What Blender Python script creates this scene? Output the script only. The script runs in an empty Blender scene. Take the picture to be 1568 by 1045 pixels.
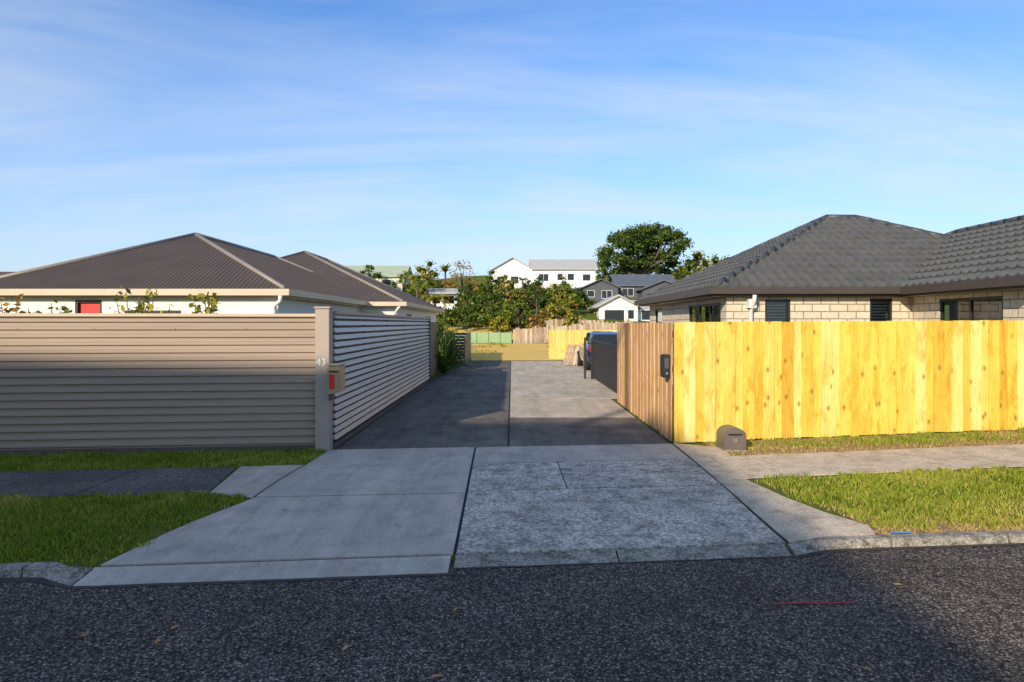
import bpy, bmesh, math, random
import numpy as np
from mathutils import Vector
random.seed(7); rng=np.random.default_rng(7)
scene=bpy.context.scene
COL=scene.collection

# ------------------------------------------------------------------ helpers
def sm(a,b,x):
    t=min(1,max(0,(x-a)/(b-a))); return t*t*(3-2*t)
SL=0.1                      # the street runs slightly askew: s = y - 0.1 x
RZ=-.065                    # road level
def Y(x,s): return s+SL*x
def H(x,y):
    s=y-SL*x
    if s<5.12: return RZ-.015
    z=0.0
    if x>2.4:
        z+=0.02*min(x-2.4,12)*sm(5.5,7.2,s)*(1-sm(25,45,s))
    dipx=sm(-3.3,-2.85,x)*(1-sm(2.15,2.6,x))
    z-=0.035*dipx*(1-sm(5.2,7.2,s))
    z-=0.015*(1-dipx)*(1-sm(5.2,5.9,s))
    if y>56:
        t=max(0,y-58)
        h=0.146*t if t<72 else 0.146*72+1.6*(1-math.exp(-(t-72)/25))
        h+=0.5*sm(62,75,y)*(math.sin(x*.11+1)*math.cos(y*.09)+.5*math.sin(x*.31+y*.17))
        z+=h
    return z
def empty(name):
    e=bpy.data.objects.new(name,None); COL.objects.link(e); return e
def finish(bm,name,mats,parent=None,smooth=False):
    me=bpy.data.meshes.new(name); bm.to_mesh(me); bm.free()
    ob=bpy.data.objects.new(name,me); COL.objects.link(ob)
    if not isinstance(mats,(list,tuple)): mats=[mats]
    for m in mats: me.materials.append(m)
    if smooth:
        for p in me.polygons: p.use_smooth=True
    if parent: ob.parent=parent
    return ob
def add_box(bm,P,mi=0,rnd=None,layer=None):
    v=[bm.verts.new(p) for p in P]
    fs=[(3,2,1,0),(4,5,6,7),(0,1,5,4),(1,2,6,5),(2,3,7,6),(3,0,4,7)]
    for f in fs:
        q=bm.faces.new([v[i] for i in f]); q.material_index=mi
        if layer is not None: q[layer]=rnd
    return v
def abox(bm,x0,x1,y0,y1,z0,z1,mi=0):
    return add_box(bm,[(x0,y0,z0),(x1,y0,z0),(x1,y1,z0),(x0,y1,z0),(x0,y0,z1),(x1,y0,z1),(x1,y1,z1),(x0,y1,z1)],mi)
def box(name,x0,x1,y0,y1,z0,z1,mat,parent=None,bevel=0):
    bm=bmesh.new(); abox(bm,x0,x1,y0,y1,z0,z1)
    if bevel: bmesh.ops.bevel(bm,geom=bm.edges[:],offset=bevel,segments=2,affect='EDGES')
    return finish(bm,name,mat,parent)
def lbox(bm,p0,d,n,a0,a1,z0,z1,o0,o1,mi=0,rnd=None,layer=None):
    """box in wall coordinates: a along d, o outward along n"""
    def P(a,o,z): return (p0[0]+d[0]*a+n[0]*o,p0[1]+d[1]*a+n[1]*o,z)
    return add_box(bm,[P(a0,o1,z0),P(a1,o1,z0),P(a1,o0,z0),P(a0,o0,z0),P(a0,o1,z1),P(a1,o1,z1),P(a1,o0,z1),P(a0,o0,z1)],mi,rnd,layer)
def tube(bm,pts,rads,seg=8,mi=0):
    rings=[]
    for i,p in enumerate(pts):
        p=Vector(p)
        if i==0: t=Vector(pts[1])-p
        elif i==len(pts)-1: t=p-Vector(pts[i-1])
        else: t=Vector(pts[i+1])-Vector(pts[i-1])
        t.normalize()
        a=t.orthogonal().normalized() if i==0 else (rings_a-(rings_a.dot(t))*t).normalized()
        rings_a=a; b=t.cross(a)
        rings.append([bm.verts.new(p+rads[i]*(math.cos(2*math.pi*k/seg)*a+math.sin(2*math.pi*k/seg)*b)) for k in range(seg)])
    for i in range(len(rings)-1):
        for k in range(seg):
            f=bm.faces.new([rings[i][k],rings[i][(k+1)%seg],rings[i+1][(k+1)%seg],rings[i+1][k]]); f.material_index=mi; f.smooth=True
    for r in (rings[0][::-1],rings[-1]):
        f=bm.faces.new(r); f.material_index=mi
# ------------------------------------------------------------------ materials
def nodes(name):
    m=bpy.data.materials.new(name); m.use_nodes=True
    nt=m.node_tree; b=nt.nodes['Principled BSDF']
    return m,nt,b
def N(nt,t,**k):
    n=nt.nodes.new(t)
    for a,v in k.items():
        if a in n.inputs.keys() : n.inputs[a].default_value=v
        else: setattr(n,a,v)
    return n
def coords(nt,scale=(1,1,1)):
    tc=N(nt,'ShaderNodeTexCoord'); mp=N(nt,'ShaderNodeMapping'); mp.inputs['Scale'].default_value=scale
    nt.links.new(tc.outputs['Object'],mp.inputs['Vector']); return mp.outputs['Vector']
def ramp(nt,fac,stops,interp='LINEAR'):
    r=N(nt,'ShaderNodeValToRGB'); r.color_ramp.interpolation=interp
    el=r.color_ramp.elements
    while len(el)>1: el.remove(el[-1])
    el[0].position=stops[0][0]; c=stops[0][1]; el[0].color=(*c,1)
    for p,c in stops[1:]:
        e=el.new(p); e.color=(*c,1)
    nt.links.new(fac,r.inputs['Fac']); return r.outputs['Color']
def noise(nt,vec,scale,detail=5,rough=.6,dist=0):
    n=N(nt,'ShaderNodeTexNoise'); n.inputs['Scale'].default_value=scale; n.inputs['Detail'].default_value=detail
    n.inputs['Roughness'].default_value=rough; n.inputs['Distortion'].default_value=dist
    nt.links.new(vec,n.inputs['Vector']); return n.outputs['Fac']
def mixc(nt,a,b,fac,mode='MIX'):
    m=N(nt,'ShaderNodeMix'); m.data_type='RGBA'; m.blend_type=mode
    for s,v in ((0,fac),(6,a),(7,b)):
        if isinstance(v,(int,float)): m.inputs[s].default_value=v
        elif isinstance(v,tuple): m.inputs[s].default_value=(*v,1)
        else: nt.links.new(v,m.inputs[s])
    return m.outputs[2]
def bump(nt,b,h,strength,dist=0.01):
    n=N(nt,'ShaderNodeBump'); n.inputs['Strength'].default_value=strength; n.inputs['Distance'].default_value=dist
    nt.links.new(h,n.inputs['Height']); nt.links.new(n.outputs['Normal'],b.inputs['Normal'])
def G(v): return (v,v,v)
def M(name,c1,c2=None,scale=3,rough=.7,metal=0,bs=0,bscale=60,stretch=(1,1,1),spec=.5):
    m,nt,b=nodes(name)
    c2=c2 or tuple(x*.8 for x in c1)
    v=coords(nt,stretch); f=noise(nt,v,scale,4,.65)
    col=ramp(nt,f,[(.3,c1),(.7,c2)]); nt.links.new(col,b.inputs['Base Color'])
    b.inputs['Roughness'].default_value=rough; b.inputs['Metallic'].default_value=metal
    b.inputs['Specular IOR Level'].default_value=spec
    if bs: bump(nt,b,noise(nt,v,bscale,4,.6),bs)
    return m
def asphalt(name,lo,hi,base,scale=75,tint=(1,1,1.0),strength=1.0):
    m,nt,b=nodes(name); v=coords(nt)
    vo=N(nt,'ShaderNodeTexVoronoi'); vo.inputs['Scale'].default_value=scale; nt.links.new(v,vo.inputs['Vector'])
    sep=N(nt,'ShaderNodeSeparateColor'); nt.links.new(vo.outputs['Color'],sep.inputs['Color'])
    c=ramp(nt,sep.outputs['Red'],[(0,G(lo)),(.5,G(base)),(.8,G(base*1.6)),(1,G(hi))])
    edge=ramp(nt,vo.outputs['Distance'],[(.3,G(1)),(.65,G(.25))])
    c=mixc(nt,c,edge,1.0,'MULTIPLY')
    big=ramp(nt,noise(nt,v,1.1,6,.65),[(.3,G(.68)),(.7,G(1.3))])
    c=mixc(nt,c,big,1.0,'MULTIPLY')
    med=ramp(nt,noise(nt,v,14,3,.7),[(.3,G(.7)),(.7,G(1.25))])
    c=mixc(nt,c,med,1.0,'MULTIPLY'); c=mixc(nt,c,tint,1.0,'MULTIPLY')
    nt.links.new(c,b.inputs['Base Color']); b.inputs['Roughness'].default_value=.85; b.inputs['Specular IOR Level'].default_value=.2
    inv=ramp(nt,vo.outputs['Distance'],[(0,G(1)),(.7,G(0))])
    bump(nt,b,inv,.35*strength,.006); return m
m_road=asphalt('asphalt',.03,.42,.12,scale=78,tint=(1.25,.98,.76))
m_pathd=asphalt('old_path',.10,.34,.17,scale=130,strength=.3,tint=(1.1,1,.88))
def concrete(name,c1,c2,dirt,dirtamt=.5,speck=.5,scale=1.2,fine=55,streak=0,bmp=.3):
    m,nt,b=nodes(name); v=coords(nt)
    col=ramp(nt,noise(nt,v,scale,6,.7,.3),[(.3,c1),(.7,c2)])
    d=ramp(nt,noise(nt,v,scale*3.1,6,.75),[(.47,G(0)),(.64,G(dirtamt))])
    col=mixc(nt,col,dirt,d)
    if streak:   # wheel-worn streaks along the drive
        v2=coords(nt,(2.2,.35,1)); s_=ramp(nt,noise(nt,v2,1.4,5,.65,.4),[(.36,G(1-streak)),(.62,G(1+streak*.4))])
        col=mixc(nt,col,s_,1.0,'MULTIPLY')
    sp=ramp(nt,noise(nt,v,fine,3,.7),[(.38,G(1-speck)),(.62,G(1+speck*.45))])
    col=mixc(nt,col,sp,1.0,'MULTIPLY')
    nt.links.new(col,b.inputs['Base Color']); b.inputs['Roughness'].default_value=.9; b.inputs['Specular IOR Level'].default_value=.15
    bump(nt,b,noise(nt,v,70,3,.7),bmp,.003); return m
m_apL=concrete('concrete_smooth',(.60,.515,.415),(.49,.42,.34),(.34,.29,.235),.5,.14,.9,55,.18)
m_apR=concrete('concrete_rough',(.76,.66,.535),(.50,.435,.355),(.20,.175,.145),.75,.55,1.3,34,.12)
m_drive=concrete('driveway_concrete',(.66,.545,.41),(.52,.43,.325),(.34,.28,.215),.5,.25,.7,55,.18,.15)
m_drivedark=concrete('driveway_concrete_dark',(.24,.205,.165),(.155,.133,.108),(.09,.078,.064),.6,.25,.6,55,.25)  # stained concrete, with the fence and house shade also put into its colour
m_path=concrete('footpath_concrete',(.72,.58,.42),(.56,.45,.325),(.30,.23,.155),.6,.3,1.5,55,0,.15)
m_kerb=concrete('kerb_concrete',(.50,.43,.34),(.29,.25,.20),(.08,.07,.055),.8,.5,3)
m_joint=M('joint_dirt',(.022,.02,.018),(.035,.03,.025),8,.95)
def groundmat():
    m,nt,b=nodes('ground_grass'); v=coords(nt)
    c=ramp(nt,noise(nt,v,1.5,6,.7),[(.3,(.08,.12,.02)),(.55,(.13,.16,.025)),(.75,(.24,.18,.06))])
    c2=ramp(nt,noise(nt,v,40,3,.7),[(.3,G(.6)),(.7,G(1.3))])
    c=mixc(nt,c,c2,1.0,'MULTIPLY')
    nt.links.new(c,b.inputs['Base Color']); b.inputs['Roughness'].default_value=.95; b.inputs['Specular IOR Level'].default_value=.1
    bump(nt,b,noise(nt,v,30,5,.7),.8,.03); return m
m_ground=groundmat()
def drymat():
    m,nt,b=nodes('dry_grass'); v=coords(nt)
    c=ramp(nt,noise(nt,v,.3,6,.7),[(.30,(.36,.33,.05)),(.40,(.75,.50,.12)),(.6,(.88,.54,.17)),(.75,(.78,.36,.11))])
    c2=ramp(nt,noise(nt,v,8,4,.7),[(.3,G(.78)),(.7,G(1.12))])
    c=mixc(nt,c,c2,1.0,'MULTIPLY')
    nt.links.new(c,b.inputs['Base Color']); b.inputs['Roughness'].default_value=.95; b.inputs['Specular IOR Level'].default_value=.02
    return m
m_dry=drymat()
def leafmat(name,stops,trans=.3,nscale=.6):
    m,nt,b=nodes(name)
    at=N(nt,'ShaderNodeAttribute'); at.attribute_name='rnd'
    v=coords(nt); f=noise(nt,v,nscale,2,.6)
    ad=N(nt,'ShaderNodeMath',operation='MULTIPLY_ADD'); nt.links.new(at.outputs['Fac'],ad.inputs[0]); ad.inputs[1].default_value=.5
    mu=N(nt,'ShaderNodeMath',operation='MULTIPLY'); nt.links.new(f,mu.inputs[0]); mu.inputs[1].default_value=.5
    nt.links.new(mu.outputs[0],ad.inputs[2])
    c=ramp(nt,ad.outputs[0],stops)
    nt.links.new(c,b.inputs['Base Color']); b.inputs['Roughness'].default_value=.6; b.inputs['Specular IOR Level'].default_value=.25
    tr=N(nt,'ShaderNodeBsdfTranslucent'); nt.links.new(c,tr.inputs['Color'])
    mx=N(nt,'ShaderNodeMixShader'); mx.inputs[0].default_value=trans
    nt.links.new(b.outputs[0],mx.inputs[1]); nt.links.new(tr.outputs[0],mx.inputs[2])
    nt.links.new(mx.outputs[0],nt.nodes['Material Output'].inputs['Surface']); return m
m_leafdark=leafmat('foliage_dark',[(.25,(.02,.042,.007)),(.5,(.06,.105,.013)),(.75,(.15,.19,.022))],.2)
m_leafmid=leafmat('foliage_mid',[(.25,(.045,.08,.008)),(.5,(.14,.19,.016)),(.75,(.30,.32,.03))],.2)
m_leafyel=leafmat('foliage_yellow',[(.25,(.12,.12,.01)),(.5,(.33,.29,.02)),(.75,(.52,.38,.04))],.2)
m_leafaut=leafmat('foliage_autumn',[(.25,(.14,.08,.018)),(.5,(.34,.18,.035)),(.75,(.50,.24,.05))],.2)
m_grass=leafmat('grass_blades',[(.12,(.10,.15,.012)),(.42,(.20,.26,.018)),(.62,(.34,.36,.03)),(.8,(.52,.41,.12))],.25,1.6)
m_grassdry=leafmat('dry_blades',[(.2,(.26,.22,.05)),(.5,(.50,.36,.11)),(.8,(.60,.44,.17))],.25,2)
m_bark=M('bark',(.08,.06,.045),(.13,.1,.075),6,.9,bs=.5,stretch=(1,1,.3))
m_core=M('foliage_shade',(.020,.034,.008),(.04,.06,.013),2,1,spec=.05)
def wood(name,stops,knots=True,grain=.25):
    m,nt,b=nodes(name)
    at=N(nt,'ShaderNodeAttribute'); at.attribute_name='rnd'
    c=ramp(nt,at.outputs['Fac'],stops)
    tc=N(nt,'ShaderNodeTexCoord')
    cm=N(nt,'ShaderNodeCombineXYZ'); mu=N(nt,'ShaderNodeMath',operation='MULTIPLY'); mu.inputs[1].default_value=37.0
    nt.links.new(at.outputs['Fac'],mu.inputs[0]); nt.links.new(mu.outputs[0],cm.inputs['Z'])
    va=N(nt,'ShaderNodeVectorMath',operation='ADD'); nt.links.new(tc.outputs['Object'],va.inputs[0]); nt.links.new(cm.outputs[0],va.inputs[1])
    mp=N(nt,'ShaderNodeMapping'); mp.inputs['Scale'].default_value=(1,1,.06); nt.links.new(va.outputs[0],mp.inputs['Vector'])
    g=ramp(nt,noise(nt,mp.outputs[0],55,4,.7,.5),[(.3,G(1-grain)),(.7,G(1+grain*.4))])
    c=mixc(nt,c,g,1.0,'MULTIPLY')
    mp3=N(nt,'ShaderNodeMapping'); mp3.inputs['Scale'].default_value=(1,1,.3); nt.links.new(va.outputs[0],mp3.inputs['Vector'])
    bl=ramp(nt,noise(nt,mp3.outputs[0],5,5,.75,.6),[(.36,(.80,.68,.42)),(.47,(.98,.96,.88)),(.65,(1.05,1.08,1.25))])
    c=mixc(nt,c,bl,1.0,'MULTIPLY')
    if knots:
        sp=N(nt,'ShaderNodeSeparateXYZ'); nt.links.new(va.outputs[0],sp.inputs[0])
        ax=N(nt,'ShaderNodeMath',operation='SUBTRACT'); nt.links.new(sp.outputs[0],ax.inputs[0]); nt.links.new(sp.outputs[1],ax.inputs[1])
        c2=N(nt,'ShaderNodeCombineXYZ'); nt.links.new(ax.outputs[0],c2.inputs[0]); nt.links.new(sp.outputs[2],c2.inputs[1])
        mp2=N(nt,'ShaderNodeMapping'); mp2.inputs['Scale'].default_value=(4.6,2.6,1); nt.links.new(c2.outputs[0],mp2.inputs['Vector'])
        vo=N(nt,'ShaderNodeTexVoronoi'); vo.voronoi_dimensions='2D'; vo.inputs['Scale'].default_value=1.0; nt.links.new(mp2.outputs[0],vo.inputs['Vector'])
        k=ramp(nt,vo.outputs['Distance'],[(.035,G(.85)),(.07,G(.5)),(.16,G(0))])
        sc=N(nt,'ShaderNodeSeparateColor'); nt.links.new(vo.outputs['Color'],sc.inputs['Color'])
        on=ramp(nt,sc.outputs['Red'],[(.45,G(0)),(.5,G(1))]); k=mixc(nt,k,on,1.0,'MULTIPLY')
        c=mixc(nt,c,(.30,.12,.02),k)
    nt.links.new(c,b.inputs['Base Color']); b.inputs['Roughness'].default_value=.75; b.inputs['Specular IOR Level'].default_value=.2
    bump(nt,b,noise(nt,mp.outputs[0],60,4,.7,.5),.3,.004); return m
m_pine=wood('treated_pine',[(0,(.72,.41,.05)),(.25,(.84,.53,.075)),(.55,(.90,.61,.10)),(.8,(.84,.60,.12)),(1,(.92,.71,.24))])
m_pinebrown=wood('weathered_pine',[(0,(.56,.31,.14)),(.5,(.68,.41,.20)),(1,(.76,.50,.26))])
m_oldwood=wood('old_grey_wood',[(0,(.34,.24,.17)),(.5,(.54,.41,.3)),(1,(.68,.56,.43))],False,.4)
m_paleyel=wood('pale_pine',[(0,(.74,.48,.12)),(.5,(.84,.58,.17)),(1,(.88,.66,.25))],False,.2)
m_fence=M('taupe_steel',(.43,.32,.235),(.38,.285,.21),1.5,.5,bs=.02,spec=.3,stretch=(.4,.4,3))
m_fenceside=M('taupe_steel_slat',(.48,.39,.32),(.42,.34,.28),1.5,.35,spec=.6)
m_post=M('taupe_post',(.42,.33,.26),(.37,.29,.23),2,.5)
m_cap=M('fence_cap',(.64,.49,.33),(.58,.44,.30),2,.45)
m_plinth=M('plinth_timber',(.16,.12,.09),(.1,.08,.06),5,.9,bs=.3)
m_black=M('black_paint',(.015,.015,.017),(.022,.022,.024),4,.5)
m_roofL=M('roof_steel_brown',(.110,.082,.066),(.088,.067,.055),1.2,.6,spec=.25)
m_roofR=M('roof_tile_charcoal',(.125,.12,.11),(.085,.082,.076),2.5,.5,bs=.1,bscale=90,spec=.4)
m_capL=M('hip_cap_tan',(.27,.22,.18),(.23,.185,.155),2,.45)
m_capR=M('hip_cap_dark',(.075,.072,.07),None,2,.5)
m_gutL=M('gutter_beige',(.64,.51,.35),(.58,.46,.32),2,.4)
m_gutR=M('gutter_brown',(.08,.058,.045),None,2,.4)
m_white=M('white_wall',(.86,.82,.74),(.81,.77,.69),1.2,.8,bs=.1,bscale=30)
m_whitep=M('white_paint',(.82,.79,.73),(.76,.73,.68),4,.45)
m_cream=M('cream_wall',(.72,.66,.52),(.66,.60,.47),1,.8)
m_charw=M('charcoal_wall',(.10,.10,.105),(.08,.08,.085),1,.7,stretch=(1,1,8))
m_red=M('red_paint',(.75,.035,.02),(.65,.03,.018),3,.4)
m_frame=M('window_frame',(.03,.028,.026),None,3,.4)
m_soffit=M('soffit',(.66,.57,.45),None,2,.8)
m_blind=M('blind_slat',(.42,.40,.38),None,3,.6)
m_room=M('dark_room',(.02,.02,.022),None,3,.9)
m_curtain=M('curtain',(.55,.48,.42),(.36,.32,.28),6,.9,stretch=(4,4,.2))
m_lightroof=M('roof_pale_grey',(.50,.46,.41),(.44,.41,.37),1,.6)
m_greenroof=M('roof_pale_green',(.43,.48,.31),(.38,.43,.28),1,.6)
m_greyroof=M('roof_dark_grey',(.13,.135,.15),(.10,.105,.12),1,.6)
m_redroof=M('roof_brown',(.13,.065,.045),None,1,.6)
m_greenfence=M('green_mesh_fence',(.25,.36,.17),(.31,.42,.22),2,.8)
m_grey=M('grey_metal',(.10,.09,.08),(.08,.072,.065),3,.45)
def glassmat():
    m,nt,b=nodes('window_glass')
    tr=N(nt,'ShaderNodeBsdfTransparent'); tr.inputs['Color'].default_value=(.75,.78,.8,1)
    gl=N(nt,'ShaderNodeBsdfGlossy'); gl.inputs['Roughness'].default_value=.02
    fr=N(nt,'ShaderNodeFresnel'); fr.inputs['IOR'].default_value=1.9
    mx=N(nt,'ShaderNodeMixShader'); nt.links.new(fr.outputs[0],mx.inputs[0]); nt.links.new(tr.outputs[0],mx.inputs[1]); nt.links.new(gl.outputs[0],mx.inputs[2])
    nt.links.new(mx.outputs[0],nt.nodes['Material Output'].inputs['Surface']); return m
m_glass=glassmat()
def plain(name,c,rough=.1,metal=0,coat=0):
    m,nt,b=nodes(name); b.inputs['Base Color'].default_value=(*c,1); b.inputs['Roughness'].default_value=rough; b.inputs['Metallic'].default_value=metal; b.inputs['Coat Weight'].default_value=coat
    return m
m_darkglass=plain('dark_glass',(.02,.025,.03),.05)
def brickmat():
    m,nt,b=nodes('cream_brick')
    tc=N(nt,'ShaderNodeTexCoord'); sp=N(nt,'ShaderNodeSeparateXYZ'); nt.links.new(tc.outputs['Object'],sp.inputs[0])
    ad=N(nt,'ShaderNodeMath',operation='ADD'); nt.links.new(sp.outputs[0],ad.inputs[0]); nt.links.new(sp.outputs[1],ad.inputs[1])
    cb=N(nt,'ShaderNodeCombineXYZ'); nt.links.new(ad.outputs[0],cb.inputs[0]); nt.links.new(sp.outputs[2],cb.inputs[1])
    br=N(nt,'ShaderNodeTexBrick'); nt.links.new(cb.outputs[0],br.inputs['Vector'])
    br.inputs['Scale'].default_value=1; br.inputs['Brick Width'].default_value=.36; br.inputs['Row Height'].default_value=.15
    br.inputs['Mortar Size'].default_value=.010; br.inputs['Mortar Smooth'].default_value=.1
    br.inputs['Color1'].default_value=(.66,.53,.37,1); br.inputs['Color2'].default_value=(.76,.64,.47,1); br.inputs['Mortar'].default_value=(.30,.22,.15,1)
    v=coords(nt); g=ramp(nt,noise(nt,v,14,5,.7),[(.3,G(.78)),(.7,G(1.12))])
    c=mixc(nt,br.outputs['Color'],g,1.0,'MULTIPLY'); nt.links.new(c,b.inputs['Base Color']); b.inputs['Roughness'].default_value=.85
    inv=ramp(nt,br.outputs['Fac'],[(0,G(1)),(1,G(0))]); bump(nt,b,inv,.8,.01); return m
m_brick=brickmat()

# ------------------------------------------------------------------ world, sun, camera
EL=22.0; AZ=29.0
w=bpy.data.worlds.new("World"); scene.world=w; w.use_nodes=True
nt=w.node_tree; bg=nt.nodes['Background']
sky=nt.nodes.new('ShaderNodeTexSky'); sky.sky_type='NISHITA'; sky.sun_disc=False
sky.sun_elevation=math.radians(EL); sky.sun_rotation=math.radians(180+AZ)
sky.air_density=1.0; sky.dust_density=.6; sky.ozone_density=1.6
tc=nt.nodes.new('ShaderNodeTexCoord'); sp=nt.nodes.new('ShaderNodeSeparateXYZ'); nt.links.new(tc.outputs['Generated'],sp.inputs[0])
def mth(op,a,b=None):
    n=nt.nodes.new('ShaderNodeMath'); n.operation=op
    for i,v in enumerate((a,b)):
        if v is None: continue
        if isinstance(v,(int,float)): n.inputs[i].default_value=v
        else: nt.links.new(v,n.inputs[i])
    return n.outputs[0]
zz=mth('ADD',mth('MAXIMUM',sp.outputs[2],0.0),.12)
cb=nt.nodes.new('ShaderNodeCombineXYZ')
nt.links.new(mth('DIVIDE',sp.outputs[0],zz),cb.inputs[0]); nt.links.new(mth('DIVIDE',sp.outputs[1],zz),cb.inputs[1])
mp=nt.nodes.new('ShaderNodeMapping'); mp.inputs['Rotation'].default_value=(0,0,-.35); mp.inputs['Scale'].default_value=(.42,1.15,1); mp.inputs['Location'].default_value=(1.7,2.4,0); nt.links.new(cb.outputs[0],mp.inputs['Vector'])
cl=noise(nt,mp.outputs[0],1.0,8,.62,.9)
cl2=noise(nt,cb.outputs[0],.35,3,.5,.3)
cmask=ramp(nt,mth('MULTIPLY',cl,mth('ADD',cl2,.5)),[(.40,G(0)),(.52,G(.2)),(.7,G(.55))])
hz=ramp(nt,sp.outputs[2],[(0,G(.80)),(.08,G(.58)),(.20,G(.30)),(.40,G(0))])
skyc=mixc(nt,sky.outputs['Color'],(.86,1.28,1.84),1.0,'MULTIPLY')
c1=mixc(nt,skyc,(5.6,6.5,7.4),hz)
c2=mixc(nt,c1,(6.5,7.0,7.5),cmask)
nt.links.new(c2,bg.inputs['Color']); bg.inputs['Strength'].default_value=.12

sd=bpy.data.lights.new('sun','SUN'); sd.energy=5.0; sd.angle=math.radians(.8); sd.color=(1,.89,.70)
so=bpy.data.objects.new('sun',sd); COL.objects.link(so)
a,e=math.radians(AZ),math.radians(EL)
L=Vector((math.sin(a)*math.cos(e),math.cos(a)*math.cos(e),-math.sin(e)))
so.rotation_euler=L.to_track_quat('-Z','Y').to_euler(); so.location=(-10,-20,20)
cd=bpy.data.cameras.new('camera'); cam=bpy.data.objects.new('camera',cd); COL.objects.link(cam)
cam.location=(0,0,1.7); cam.rotation_euler=(math.radians(90),0,0); cd.lens=24; cd.sensor_width=36; cd.shift_y=-.0169; cd.clip_end=4000; cd.clip_start=.05
scene.camera=cam
scene.view_settings.view_transform='Standard'; scene.view_settings.look='None'; scene.view_settings.exposure=0

# ------------------------------------------------------------------ ground
xs=sorted(set([-1500,-900,-500,-300,-200,-140,-100,-70,-50]+list(np.arange(-40,-12,2.0))+list(np.round(np.arange(-12,14.01,.2),3))+list(np.arange(16,44,2.0))+[50,70,100,140,200,300,500,900,1500]))
ss=sorted(set([-1500,-700,-300,-120,-60,-30,-14]+list(np.arange(-12,5,1.0))+[5.11,5.13]+list(np.round(np.arange(5.25,10.2,.15),3))+list(np.arange(10.5,60,1.5))+list(np.arange(60,210,4.0))+[240,300,400,600,1000,1700]))
bm=bmesh.new()
grid=[[bm.verts.new((x,Y(x,s),H(x,Y(x,s)) if s>5.12 else RZ-.015)) for x in xs] for s in ss]
for j in range(len(ss)-1):
    for i in range(len(xs)-1):
        bm.faces.new([grid[j][i],grid[j][i+1],grid[j+1][i+1],grid[j+1][i]])
finish(bm,'ground',m_ground,smooth=True)

def slab(name,poly,off,mat,thick=0,parent=None,step=.3,hf=H):
    bm=bmesh.new(); f=bm.faces.new([bm.verts.new((x,y,0)) for x,y in poly])
    f.normal_update()
    if f.normal.z<0: f.normal_flip()
    X=[p[0] for p in poly]; Yy=[p[1] for p in poly]
    for ax,lo,hi in ((0,min(X),max(X)),(1,min(Yy),max(Yy))):
        k=math.floor(lo/step)*step+step
        while k<hi:
            co=[0,0,0]; no=[0,0,0]; co[ax]=k; no[ax]=1
            bmesh.ops.bisect_plane(bm,geom=bm.verts[:]+bm.edges[:]+bm.faces[:],plane_co=co,plane_no=no); k+=step
    for v in bm.verts: v.co.z=hf(v.co.x,v.co.y)+off
    if thick:
        be=[e for e in bm.edges if len(e.link_faces)==1]
        r=bmesh.ops.extrude_edge_only(bm,edges=be)
        for v in [g for g in r['geom'] if isinstance(g,bmesh.types.BMVert)]: v.co.z-=thick
    return finish(bm,name,mat,parent)
def S(x,s): return (x,Y(x,s))
road=slab('road',[S(-70,-3.2),S(70,-3.2),S(70,5.11),S(-70,5.11)],RZ,m_road,0,step=10,hf=lambda x,y:0)

ap=empty('driveway_crossing')
slab('joint_bed',[S(-2.9,5.13),S(2.9,5.2),(2.95,5.75),(2.7,6.3),S(2.46,7.25),S(2.5,8.5),(2.7,9.2),S(2.3,9.6),(2.25,9.7),(-2.4,9.3),(-2.4,8.2),(-3.1,8.05),(-2.95,6.85),(-2.5,6.6),(-2.72,5.84)],.003,m_joint,0,ap)
g=.013; q=.035
slab('slab_front_left',[S(-2.93,5.16),S(-.43-g,5.16),S(-.455-g,6.84),(-2.50,6.62),(-2.6,6.3),(-2.76,5.84),(-2.86,5.4)],.016,m_apL,.03,ap)
slab('slab_back_left',[(-2.50,6.62+q),S(-.455-g,6.84+q),S(-.5-g,9.38),(-2.43,9.12),(-2.46,8.19),(-2.5,7.4)],.016,m_apL,.03,ap)
slab('slab_front_right',[S(-.43+g,5.16),S(2.15,5.16),S(2.19,6.91),S(-.455+g,6.91)],.016,m_apR,.03,ap)
slab('slab_middle_right',[S(-.455+g,6.91+q),S(.56,6.91+q),S(.55,8.27),S(-.48+g,8.27)],.016,m_apR,.03,ap)
slab('slab_middle_right_b',[S(.572,6.91+q),S(2.19,6.91+q),S(2.22,8.27),S(.562,8.27)],.016,m_apR,.03,ap)
slab('slab_back_right',[S(-.48+g,8.27+q),S(2.22,8.27+q),S(2.24,9.37),S(-.5+g,9.37)],.016,m_apL,.03,ap)
slab('flare_right',[S(2.19,5.16),S(2.95,5.25),(3.0,5.75),(2.80,6.1),(2.66,6.6),S(2.52,7.2),S(2.22,7.2)],.014,m_path,.03,ap)
slab('flare_right_back',[S(2.23,7.23),S(2.52,7.23),S(2.5,8.4),(2.8,8.75),(2.78,9.3),S(2.28,9.44)],.014,m_path,.03,ap)
slab('path_flag_left',[(-3.2,8.07),(-3.02,6.83),(-2.53,6.64),(-2.53,7.4),(-2.49,8.16)],.014,m_apL,.03,ap)

fp=empty('footpath')
xl=[-3.05,-4.35,-7.2,-10,-13,-17,-22,-30]
for i in range(len(xl)-1):
    b_,a_=xl[i],xl[i+1]
    slab('path_left_%d'%i,[S(a_+.02,7.14),S(b_-(0 if i else -.01),7.14),S(b_-.2*(i==0),8.38),S(a_+.02,8.38)],.010,m_pathd,.03,fp)
x=2.53; k=0
while x<30:
    x2=x+1.75
    slab('path_right_%d'%k,[S(x,7.2),S(x2-.02,7.2),S(x2-.02,8.4),S(x,8.4)],.012,m_path,.03,fp); x=x2; k+=1
slab('path_bed',[S(2.6,7.18),S(30,7.18),S(30,8.42),S(2.6,8.42)],.004,m_joint,0,fp)

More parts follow.
